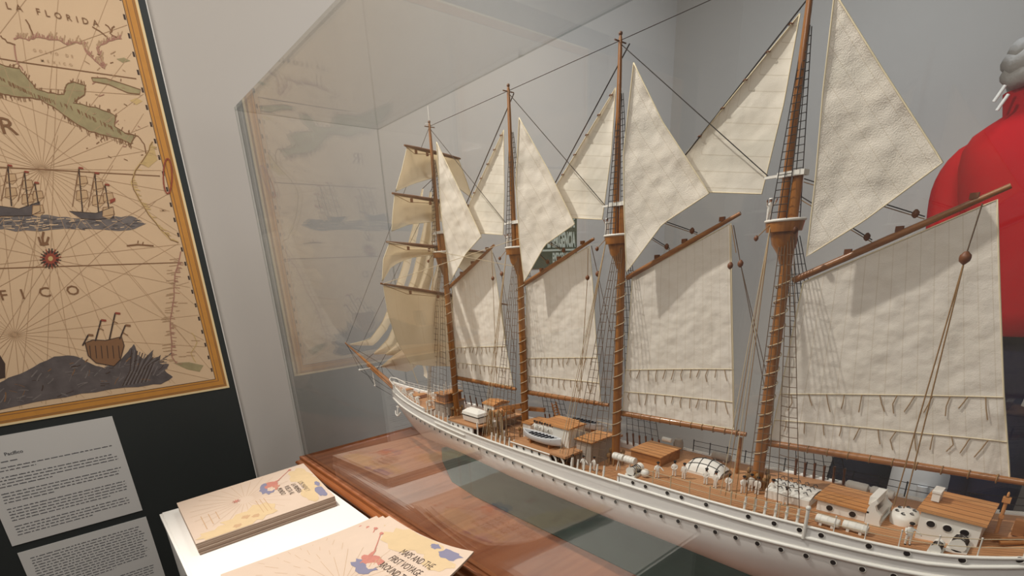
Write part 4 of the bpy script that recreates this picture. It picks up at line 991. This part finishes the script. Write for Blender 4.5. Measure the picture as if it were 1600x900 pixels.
# forecastle rail
for side in (-1, 1):
    P = []; Y = 2.30
    while Y > 1.90:
        b = max(hb(Y)-.004, .003); a = Vector((XC+side*b, Y, zf(Y))); P.append(a); k = MB(); k.tube([a, a+Vector((0, 0, .026))], .0012, 5); k.build('rail_stanchion', 'whitepart', ship); Y -= .034
    for hgt in (.013, .025): k = MB(); k.tube([p+Vector((0, 0, hgt)) for p in P], .0009, 5); k.build('rail_wire', 'whitepart', ship)
# tall white davit post at the rail
p = Vector((XC-hb(.315)-.004, .315, zr(.315)-.002)); k = MB(); k.tube([p, p+Vector((0, 0, .07))], .0036, 8); k.ball(p+Vector((0, 0, .071)), .0055, 0, 8, 5); k.build('davit_post', 'whitepart', ship)
p = Vector((XC-hb(1.47)+.012, 1.452, -.60)); k = MB(); k.tube([p, p+Vector((0, 0, .058))], .0034, 8); k.build('davit_post', 'whitepart', ship)
p = Vector((XC-hb(1.7)+.02, 1.68, -.60)); k = MB(); k.tube([p, p+Vector((0, 0, .072))], .0034, 8); k.build('davit_post', 'whitepart', ship)
# steering gear and lantern at the stern
c = onDeck(1556, 834); k = MB(); k.tube([c, c+Vector((0, 0, .075))], .003, 6); k.box(c+Vector((0, 0, .070)), (.009, .011, .010)); k.box(c+Vector((0, 0, .036)), (.006, .007, .007)); k.ball(c+Vector((0, 0, .080)), (.002, .002, .006), 0, 8, 5); k.build('stern_lantern', 'roofwood', ship)
w0 = Vector((XC-.004, .012, deckz(.01)+.026)); k = MB(); k.tube([w0+Vector((.024*math.cos(a*.2618), 0, .024*math.sin(a*.2618))) for a in range(25)], .002, 6, 0, False)
for a in range(8): k.tube([w0, w0+Vector((.031*math.cos(a*.785), 0, .031*math.sin(a*.785)))], .0014, 5)
k.box(w0+Vector((0, .012, -.012)), (.012, .016, .03)); k.build('steering_wheel', 'spar', ship)
k = MB(); k.tube([(XC-.06, .04, deckz(.03)+.006), (XC-.02, -.03, deckz(.0)+.010)], .004, 6); k.tube([(XC-.05, .05, deckz(.03)+.004), (XC+.01, -.02, deckz(.0)+.006)], .003, 6); k.build('spare_spar', 'spar', ship)
# --- amidships: boat deck with lifeboat, bridge
bd = empty('boat_deck', (XC, 1.14, MAIN), ship)
k = MB(); x0 = XC-hb(1.15)+.002
k.bx((x0, 1.066, MAIN), (x0+.006, 1.236, -.570)); k.add([(x0, 1.066, MAIN), (x0+.006, 1.066, MAIN), (x0+.006, 1.046, MAIN+.002), (x0, 1.046, MAIN+.002), (x0, 1.066, -.570), (x0+.006, 1.066, -.570)], [(0, 3, 4), (1, 5, 2), (0, 4, 5, 1), (3, 2, 5, 4)], 0)
k.build('deckhouse_side', 'hull', bd)
for yy in (1.215, 1.18, 1.14, 1.105): port(yy, -.5775, -1, .0050, bd, x0-.0008)
k = MB(); k.bx((x0-.003, 1.055, -.572), (XC+.14, 1.245, -.565)); k.build('boat_deck_planks', 'deck', bd)
k = MB(); k.bx((x0-.003, .99, -.566), (XC+.14, 1.055, -.559)); k.build('boat_deck_planks', 'deck', bd)
k = MB(); k.tube([(x0-.003, 1.245, -.567), (x0-.003, 1.055, -.567)], .0026, 6); k.build('deck_edge', 'whitepart', bd)
k = MB(); k.bx((XC-.09, 1.0, MAIN), (XC+.10, 1.20, -.573)); k.build('deckhouse_core', 'greywall', bd)
for yy in (1.03, .998): 
    k = MB(); k.tube([(x0+.004, yy+.018, -.566), (x0+.004, yy+.006, -.578), (x0+.004, yy+.002, -.592), (x0+.004, yy+.012, MAIN)], .0034, 6); k.build('curved_bracket', 'whitepart', bd)
house('bridge_house', 1.135, 1.215, 1.035, 1.105, -.565, -.497, [], .005, .004)
house('chart_house', 1.165, 1.265, 1.105, 1.20, -.565, -.512, [], .005, .002)
k = MB(); k.bx((1.138, 1.108, -.566), (1.163, 1.214, -.549)); k.build('raised_walkway', 'deck', bd)
pl = house('signal_platform', 1.15, 1.255, .955, 1.015, MAIN, -.528, [], .005, .006, 'greywall')
k = MB()
for y_ in (.952, .975, 1.0, 1.018):
    for x_ in (1.147, 1.258): k.tube([(x_, y_, -.522), (x_, y_, -.492)], .0011, 5)
k.tube([(1.147, 1.018, -.493), (1.147, .952, -.493), (1.258, .952, -.493), (1.258, 1.018, -.493)], .0009, 5); k.build('platform_rail', 'paleline', pl)
for px_, s in ((( 896, 688), (.030, .034, .016)), ((930, 700), (.022, .016, .022)), ((869, 672), (.02, .02, .014))):
    q = onZ(*px_, -.555); k = MB(); k.box((q.x+.02, q.y, -.559+s[2]/2), s); k.box((q.x+.02, q.y, -.559+s[2]), (s[0]*1.08, s[1]*1.08, .003)); k.build('deck_locker', 'whitepart', ship)
def boat(name, cx, cy, z, L, wd, hgt, m, thw):
    r = empty(name, (cx, cy, z), ship); k = MB(); R = []; n = 18
    for i in range(n+1):
        t = i/n*2-1; b = wd/2*max(.03, (1-abs(t)**2.6)); sh = hgt*(1+.30*t*t); kz = hgt*.32*abs(t)**3.5; th = .0028
        out = [(b*math.sin(a*math.pi/16)**.7, kz+(sh-kz)*(1-math.cos(a*math.pi/16))) for a in range(0, 9)]
        inn = [(max(x-th, 0), max(y, kz+th)) for x, y in out][::-1]
        half = out+[(x, y if q else sh) for q, (x, y) in enumerate(inn)]
        ringp = [Vector((cx-x, cy+t*L/2, z+y)) for x, y in out[::-1]]+[Vector((cx+x, cy+t*L/2, z+y)) for x, y in out[1:]]+[Vector((cx+x, cy+t*L/2, z+y)) for x, y in inn]+[Vector((cx-x, cy+t*L/2, z+y)) for x, y in inn[::-1][1:]]
        R.append(ringp)
    k.loft(R, 0); k.build('boat_hull', m, r)
    k = MB()
    for q in range(thw): t = -.62+q*1.24/(thw-1); b = wd/2*(1-abs(t)**2.6)*.93; k.box((cx, cy+t*L/2, z+hgt*.86), (b*2, .006, .0026))
    k.build('thwarts', 'darkcloth', r)
    k = MB()
    for t in (-.5, .5): k.box((cx, cy+t*L/2, z-.004), (wd*.55, .006, .014))
    k.build('boat_chock', 'spar', r); return r
boat('lifeboat', 1.112, 1.135, -.555, .178, .046, .026, 'boatgrey', 8)
boat('lifeboat', 1.328, 1.135, -.555, .178, .046, .026, 'boatgrey', 8)
# leaning wooden ladder behind the bridge
k = MB(); a = Vector((1.30, 1.235, -.565)); d = Vector((0, .035, .085))
for s in (0, .022): k.tube([a+Vector((s, 0, 0)), a+d+Vector((s, 0, 0))], .0026, 6)
for t in range(1, 9): k.box(a+d*(t/9)+Vector((.011, 0, 0)), (.022, .007, .002))
k.build('deck_ladder', 'roofwood', ship)
# --- forward well: platform with covered launch, small cabin, heavy timbers
fd = empty('launch_deck', (XC, 1.55, MAIN), ship); x0 = XC-hb(1.55)+.003
k = MB(); k.bx((x0, 1.478, MAIN), (x0+.006, 1.625, -.567)); k.build('deckhouse_side', 'hull', fd)
for yy in (1.605, 1.57, 1.535, 1.50): port(yy, -.577, -1, .0048, fd, x0-.0008)
k = MB(); k.bx((x0-.003, 1.452, -.567), (XC+.13, 1.635, -.561)); k.build('launch_deck_planks', 'deck', fd)
k = MB(); k.bx((XC-.08, 1.48, MAIN), (XC+.09, 1.62, -.567)); k.build('deckhouse_core', 'greywall', fd)
lx, ly, lz = 1.128, 1.518, -.561
r = empty('covered_launch', (lx, ly, lz), ship)
k = MB(); k.loft([[Vector((lx-.022, ly-.05, lz+.004)), Vector((lx+.022, ly-.05, lz+.004)), Vector((lx+.022, ly+.05, lz+.004)), Vector((lx-.022, ly+.05, lz+.004))], [Vector((lx-.025, ly-.05, lz+.026)), Vector((lx+.025, ly-.05, lz+.026)), Vector((lx+.025, ly+.05, lz+.026)), Vector((lx-.025, ly+.05, lz+.026))]], 0, smooth=False); k.build('launch_hull', 'whitepart', r)
k = MB(); k.bx((lx-.0262, ly-.0512, lz+.026), (lx+.0262, ly+.0512, lz+.030)); k.build('launch_band', 'black', r)
k = MB(); k.loft([[Vector((lx+e*.027, ly+f*.052, lz+.030)) for e, f in ((-1, -1), (1, -1), (1, 1), (-1, 1))], [Vector((lx+e*.025, ly+f*.049, lz+.041)) for e, f in ((-1, -1), (1, -1), (1, 1), (-1, 1))], [Vector((lx+e*.009, ly+f*.034, lz+.052)) for e, f in ((-1, -1), (1, -1), (1, 1), (-1, 1))]], 0, smooth=False); k.build('launch_cover', 'whitepart', r)
h = house('galley_cabin', 1.185, 1.262, 1.47, 1.535, -.561, -.503, [], .006, .004, slope=.008)
k = MB(); k.tube([(1.1845, 1.500, -.535), (1.1845, 1.500, -.518)], .0062, 8); k.build('cabin_window', 'hole', h)
k = MB(); k.loft([[Vector((1.145+.014*math.cos(a*.7854), 1.43+.016*math.sin(a*.7854), z)) for a in range(8)] for z in (-.566, -.550, -.546)], 0); k.build('mushroom_vent', 'whitepart', ship)
k = MB(); k.tube([(1.145, 1.43, MAIN), (1.145, 1.43, -.563)], .008, 8); k.build('vent_pipe', 'whitepart', ship)
for a, b, r_ in (((1.20, 1.47, -.52), (1.22, 1.345, -.487), .009), ((1.175, 1.45, -.53), (1.19, 1.36, -.505), .008), ((1.235, 1.345, -.50), (1.265, 1.27, -.50), .007)):
    k = MB(); k.box(lerp(Vector(a), Vector(b), .5), ((Vector(b)-Vector(a)).length, r_*2, r_*2), R=(Vector(b)-Vector(a)).to_track_quat('X', 'Z').to_matrix()); k.build('boat_boom', 'spar', ship)
r = empty('windlass', (1.17, 1.435, -.56), ship)
k = MB(); k.tube([(1.155, 1.45, -.525), (1.16, 1.45, -.525), (1.19, 1.435, -.525), (1.195, 1.435, -.525)], [.018, .015, .015, .018], 12); k.build('drum', 'roofwood', r)
k = MB(); 
for s in (-.018, .018): k.tube([(1.172+s, 1.443, MAIN), (1.172+s, 1.443, -.52)], .003, 6)
k.build('frame', 'whitepart', r)
h = house('waist_cabin', 1.18, 1.265, 1.26, 1.30, MAIN, -.535, [], .005, .003)
# bundle of coiled lines hanging at the second mast
k = MB()
for q in range(16): a = Vector((1.125+random.uniform(-.02, .025), 1.335+q*.006, -.545)); k.tube([a+Vector((random.uniform(-.004, .004), 0, .05)), a, a+Vector((.006, .002, -.045))], random.choice([.0016, .0022]), 5)
k.build('coiled_lines', 'rope', ship)
k = MB()
for q in range(8): a = Vector((1.115+random.uniform(-.02, .03), 1.33+q*.012, -.535)); k.tube([a+Vector((0, 0, .04)), a, a+Vector((.004, .004, -.06))], .0018, 5)
k.build('coiled_lines', 'paleline', ship)
# fore cabin with railed top next to the foremast
h = house('fore_cabin', 1.165, 1.275, 1.79, 1.865, MAIN, -.545, [], .004, .004, 'greywall')
k = MB(); k.bx((1.175, 1.795, -.541), (1.265, 1.86, -.508)); k.build('bridge_screen', 'spar', h)
k = MB(); k.bx((1.168, 1.788, -.508), (1.272, 1.868, -.503)); k.build('bridge_top', 'roofwood', h)
k = MB()
for x_ in (1.17, 1.20, 1.235, 1.27):
    for y_ in (1.79, 1.83, 1.866): k.tube([(x_, y_, -.503), (x_, y_, -.470)], .0014, 5); k.ball((x_, y_, -.469), .0024, 0, 6, 4)
for z_ in (-.485, -.471): k.tube([(1.17, 1.866, z_), (1.17, 1.79, z_), (1.27, 1.79, z_), (1.27, 1.866, z_)], .001, 5)
k.build('bridge_rail', 'whitepart', h)
k = MB(); k.grid(lambda s, t: (1.20+.004*math.sin(5*t)+.045*s*.3, 1.965+.05*s, -.46+.075*t+.004*s), 6, 8); o = k.build('furled_canvas', 'topcloth', ship, fix=False)
# forecastle gear
for (x_, y_, s) in ((1.17, 2.02, 1), (1.26, 2.02, 1), (1.20, 2.12, .8), (1.24, 2.12, .8), (1.18, 1.93, .9), (1.27, 1.93, .9)):
    z = deckz(y_); r = empty('capstan', (x_, y_, z), ship)
    k = MB(); k.tube([(x_, y_, z), (x_, y_, z+.008*s), (x_, y_, z+.018*s), (x_, y_, z+.024*s), (x_, y_, z+.028*s)], [.010*s, .0065*s, .006*s, .009*s, .007*s], 10); k.build('barrel', 'whitepart', r)
    k = MB()
    for a in range(4): k.tube([(x_, y_, z+.024*s), (x_+.016*s*math.cos(a*1.57+.4), y_+.016*s*math.sin(a*1.57+.4), z+.025*s)], .0014, 5)
    k.build('capstan_bar', 'whitepart', r)
for y_, s in ((1.98, -1), (2.06, -1), (2.16, -1), (1.98, 1), (2.06, 1)):
    x_ = XC+s*(hb(y_)-.026); z = deckz(y_); k = MB(); k.tube([(x_, y_, z), (x_, y_, z+.02), (x_-.004, y_+.006, z+.030), (x_-.012, y_+.008, z+.031)], [.004, .004, .006, .008], 8); k.build('cowl_vent', 'whitepart', ship)
house('bosun_hatch', 1.19, 1.25, 2.06, 2.095, deckz(2.07), deckz(2.07)+.016, [], .003, .002, 'spar')
house('companion_hatch', 1.195, 1.245, 2.18, 2.21, deckz(2.19), deckz(2.19)+.016, [], .003, .002, 'whitepart')
k = MB()
for q in range(5): a = Vector((1.15+.035*q, 1.905, deckz(1.905))); k.tube([a, a+Vector((0, .006, .030))], .0022, 6); k.tube([a+Vector((0, .006, .030)), a+Vector((.012, -.012, .012))], .002, 6)
k.build('gangway_frame', 'whitepart', ship)

# --- the crew: little white-clad figures
def figure_mesh(pose):
    # one skinned body per pose, about 47 layout units/1000 tall, standing at the origin, facing -x
    if pose == 'stand': arms = [((0, -.0062, .0335), (-.001, -.0076, .0265), (-.0015, -.0072, .020)), ((0, .0062, .0335), (-.001, .0076, .0265), (-.0015, .0072, .020))]
    elif pose == 'back': arms = [((0, -.0062, .0335), (.003, -.0076, .027), (.0042, -.002, .0225)), ((0, .0062, .0335), (.003, .0076, .027), (.0042, .002, .0225))]
    elif pose == 'reach': arms = [((0, -.0062, .0335), (-.004, -.009, .039), (-.006, -.011, .046)), ((0, .0062, .0335), (-.004, .0085, .038), (-.007, .010, .044))]
    else: arms = [((0, -.0062, .0335), (-.003, -.012, .029), (-.005, -.017, .024)), ((0, .0062, .0335), (-.004, .0075, .028), (-.009, .006, .025))]
    v = [(0, 0, .0225), (0, 0, .028), (0, 0, .0335), (0, 0, .0375), (-.0004, 0, .0415), (-.0004, 0, .0455)]; rd = [.0042, .0046, .0044, .0022, .0036, .0028]
    e = [(0, 1), (1, 2), (2, 3), (3, 4), (4, 5)]
    for s in (-1, 1):
        b = len(v); v += [(0, s*.0028, .020), (-.0004, s*.0032, .0115), (0, s*.0034, .0025), (-.0035, s*.0037, .0012)]; rd += [.0030, .0024, .0019, .0015]; e += [(0, b), (b, b+1), (b+1, b+2), (b+2, b+3)]
    for a in arms:
        b = len(v); v += list(a); rd += [.0019, .0016, .0013]; e += [(2, b), (b, b+1), (b+1, b+2)]
    V, F = skin_mesh(v, e, rd, 1)
    k = MB(); k.add(V, F, 0, True)
    for i, f in enumerate(F):
        c = sum((V[j] for j in f), Vector())/len(f)
        if c.z > .0385: k.m[i] = 1
        if c.z > .0432 or (c.z > .0395 and c.x > .001): k.m[i] = 2
        if c.z < .003: k.m[i] = 2
        if (c.x < -.0055 and c.z < .0265) or c.z > .0445 and abs(c.y) > .009: k.m[i] = 1
    k.tube([(-.0003, 0, .0448), (-.0003, 0, .0458), (-.0003, 0, .0472)], [.0046, .0044, .0036], 8, 0 if pose == 'reach' else 2)
    return k
protos = {}
def crew(p, pose, rz):
    if pose not in protos:
        o = figure_mesh(pose).build('crew_figure', ['figwhite', 'skin', 'black'], ship, origin=(0, 0, 0)); protos[pose] = o
    else:
        o = protos[pose].copy(); COL.objects.link(o)
    o.location = W(p)-ORIG[ship.name]; o.rotation_euler.z = rz; return o
spots = [(1027, 747, 'lean'), (1053, 745, 'back'), (1068, 749, 'stand'), (1102, 758, 'back'), (1117, 763, 'stand'), (1137, 768, 'back'), (1160, 771, 'lean'), (1182, 773, 'stand'), (1205, 777, 'lean'), (1226, 790, 'back'), (1172, 768, 'stand')]
for x, y, ps in spots: crew(onDeck(x, y), ps, random.uniform(-.6, .9) + (math.pi if ps == 'back' else 0))
c = onDeck(1417, 851); crew(c, 'lean', .4)
for q in range(8): crew((1.148+.002*(q % 2), 1.118+q*.0125, -.548), ('stand', 'lean', 'back')[q % 3], random.uniform(-.5, .5))
for x_, y_ in ((1.10, .985), (1.115, .955), (1.13, .925)): crew((x_, y_, MAIN+.001), 'lean', random.uniform(-1, 1))
for x_, y_ in ((1.10, 1.66), (1.12, 1.70), (1.14, 1.36)): crew((x_, y_, MAIN+.001), 'stand', random.uniform(-1, 1))
for i, Y in enumerate(MY): crew((XC-.012, Y+.043, CROW[i]+.001), 'reach', .8)

# ================================================================ clothed mannequin behind the case
MX = 4.9
def mq(x, y, dx=0): p = onX(x, y, MX); return Vector((MX+dx, p.y, p.z))
yc = .42; zn = mq(1590, 175).z; zw = mq(1600, 512).z
man = empty('mannequin', (MX, yc, FLOORZ)); tag(man, 'mannequin in a red jacket, navy trousers and grey fleece hood, standing behind the display case', 'mannequin')
def skinpart(name, pts, edges, radii, m, sub=2):
    V, F = skin_mesh(pts, edges, radii, sub); k = MB(); k.add(V, F, 0, True); return k.build(name, m, man)
def ringz(x0, y0, rx, ry, z, n=28, pw=.8, wob=0):
    return [Vector((x0+rx*math.copysign(abs(math.cos(a*2*math.pi/n))**pw, math.cos(a*2*math.pi/n))+wob*math.sin(a*1.7+z*9), y0+ry*math.copysign(abs(math.sin(a*2*math.pi/n))**pw, math.sin(a*2*math.pi/n))+wob*math.sin(a*2.3+z*7), z)) for a in range(n)]
# jacket body with stand-up collar: left edge follows the shoulder line
edge_ = [(1567, 152), (1567, 186), (1545, 200), (1521, 217), (1505, 240), (1499, 265), (1500, 300), (1504, 360), (1505, 430), (1508, 480), (1512, 512)]
k = MB(); R_ = []
for i, (x, y) in enumerate(edge_):
    p = mq(x, y); hw = max(p.y-yc, .2); R_.append(ringz(MX, yc, (.24, .24, .27, .30, .33, .36, .38, .39, .38, .37, .36)[i], hw, p.z, wob=.006 if i > 3 else 0))
p = R_[-1]; R_.append([Vector((lerp(MX, q.x, .9), lerp(yc, q.y, .9), q.z-.01)) for q in p]); k.loft(R_, 0); k.build('jacket', 'red', man)
for s in (1, -1):
    Pp = [mq(1570, 240), mq(1524, 250), mq(1496, 285), mq(1486, 330), mq(1484, 400), mq(1488, 470), mq(1496, 560)]; Pp = [Vector((MX+dx, yc+s*(q.y-yc), q.z)) for q, dx in zip(Pp, (0, 0, -.01, -.02, -.06, -.14, -.30))]
    k = MB(); k.tube(spline(Pp, 22), [lerp(.12, .125, min(1, i/6)) if i < 12 else lerp(.125, .095, (i-12)/9) for i in range(22)], 14); k.build('sleeve', 'red', man)
    e = Pp[-1]; k = MB(); k.ball(e+Vector((-.03, 0, -.09)), (.055, .075, .10), 0, 12, 8)
    for f in range(4):
        a = e+Vector((-.06+.035*f, -s*.01, -.16)); k.tube([a, a+Vector((-.008, -s*.012, -.07)), a+Vector((.002, -s*.03, -.135+.012*abs(f-1.5)))], [.021, .019, .014], 8)
    a = e+Vector((-.08, -s*.03, -.08)); k.tube([a, a+Vector((-.03, -s*.03, -.06)), a+Vector((-.025, -s*.04, -.12))], [.022, .019, .015], 8); k.build('hand', 'grey', man)
skinpart('trousers', [(MX, yc, zw+.12), (MX, yc, zw-.25), (MX, yc+.12, zw-.55), (MX, yc+.13, zw-1.2), (MX, yc+.13, FLOORZ+.32), (MX, yc-.12, zw-.55), (MX, yc-.13, zw-1.2), (MX, yc-.13, FLOORZ+.32)], [(0, 1), (1, 2), (2, 3), (3, 4), (1, 5), (5, 6), (6, 7)], [(.27, .30), (.28, .32), .17, .15, .12, .17, .15, .12], 'navy')
for s in (-1, 1):
    k = MB(); k.ball((MX-.10, yc+s*.13, FLOORZ+.27), (.24, .10, .11), 0, 16, 10); k.build('shoe', 'darkcloth', man)
# grey fleece hood bunched in thick folds over the collar
k = MB()
for y_, ex, t_ in ((122, 1577, .052), (103, 1581, .060), (85, 1592, .058)):
    z_ = mq(1590, y_).z; r_ = mq(ex, y_).y-yc
    k.tube([Vector((MX+r_*.95*math.cos(a*math.pi/14), yc+r_*math.sin(a*math.pi/14), z_+.03*math.sin(a*.8+y_)+.012*math.sin(a*2.3))) for a in range(29)], [t_*(1+.2*math.sin(a*1.1+y_)+.1*math.sin(a*2.9)) for a in range(29)], 12)
z_ = mq(1590, 84).z; k.ball((MX, yc, z_), (.2, .2, .11), 0, 20, 12)
k.build('fleece_hood', 'grey', man)
k = MB(); k.loft([ringz(MX, yc, .21, .23, mq(1590, 158).z), ringz(MX, yc, .19, .21, mq(1590, 118).z)], 0); k.build('neck', 'grey', man)
for x_, y_ in ((1571, 133), (1576, 147)):
    k = MB(); a = onX(x_, y_, MX-.30); k.tube([a, a+Vector((0, .035, -.075))], .010, 6); k.build('drawcord_tip', 'whitepart', man)
k = MB(); k.tube([(MX, yc, FLOORZ+.001), (MX, yc, FLOORZ+.17)], .45, 40, smooth=False); k.build('base', 'white', man)
# white canvas bag beside the mannequin and dark cloth behind it
bgx = 4.1
a = onX(1393, 735, bgx); b = onX(1480, 765, bgx); yb_ = (a.y+b.y)/2; rb = abs(a.y-b.y)/2; zt_ = onX(1440, 690, bgx).z
bag = empty('duffel_bag', (bgx, yb_, FLOORZ)); tag(bag, 'white canvas duffel bag standing behind the ship, next to the navy trousers', 'bag')
k = MB(); k.loft([[Vector((bgx+rb*e*(1+.05*math.sin(5*t+z*3))*math.cos(t*math.pi/12), yb_+rb*e*(1+.05*math.sin(4*t+z*5))*math.sin(t*math.pi/12), z)) for t in range(24)] for e, z in ((.9, FLOORZ+.001), (1, FLOORZ+.1), (1.03, -2.6), (.98, -2.0), (1.0, zt_-.5), (.95, zt_-.2), (.6, zt_), (.28, zt_+.05))], 0); k.build('bag_body', 'canvas', bag)
k = MB(); k.tube([(bgx-.9*rb, yb_-.05, zt_-.25), (bgx-1.08*rb, yb_-.1, zt_-.8), (bgx-1.1*rb, yb_-.14, zt_-1.4)], .03, 8); k.build('strap', 'canvas', bag)
ch = empty('sea_chest', (5.1, 1.12, FLOORZ)); tag(ch, 'dark sea chest heaped with dark navy cloth, left of the white duffel bag', 'chest')
k = MB(); k.bx((4.9, .98, FLOORZ), (5.40, 1.36, -2.1)); k.build('chest_body', 'darkspar', ch)
zc_ = onX(1360, 690, 4.95).z
k = MB(); k.loft([[Vector((5.15+.27*e*math.cos(t*.2244)*(1+.06*math.sin(t*3)), 1.17+.22*e*math.sin(t*.2244)*(1+.05*math.sin(t*2.3))-sh_, z)) for t in range(28)] for e, z, sh_ in ((1, -2.3, 0), (1.02, -2.0, 0), (.98, zc_-.2, .02), (.85, zc_-.05, .05), (.5, zc_+.06, .09), (.12, zc_+.1, .1))], 0); k.build('navy_cloth', 'darkcloth', ch)
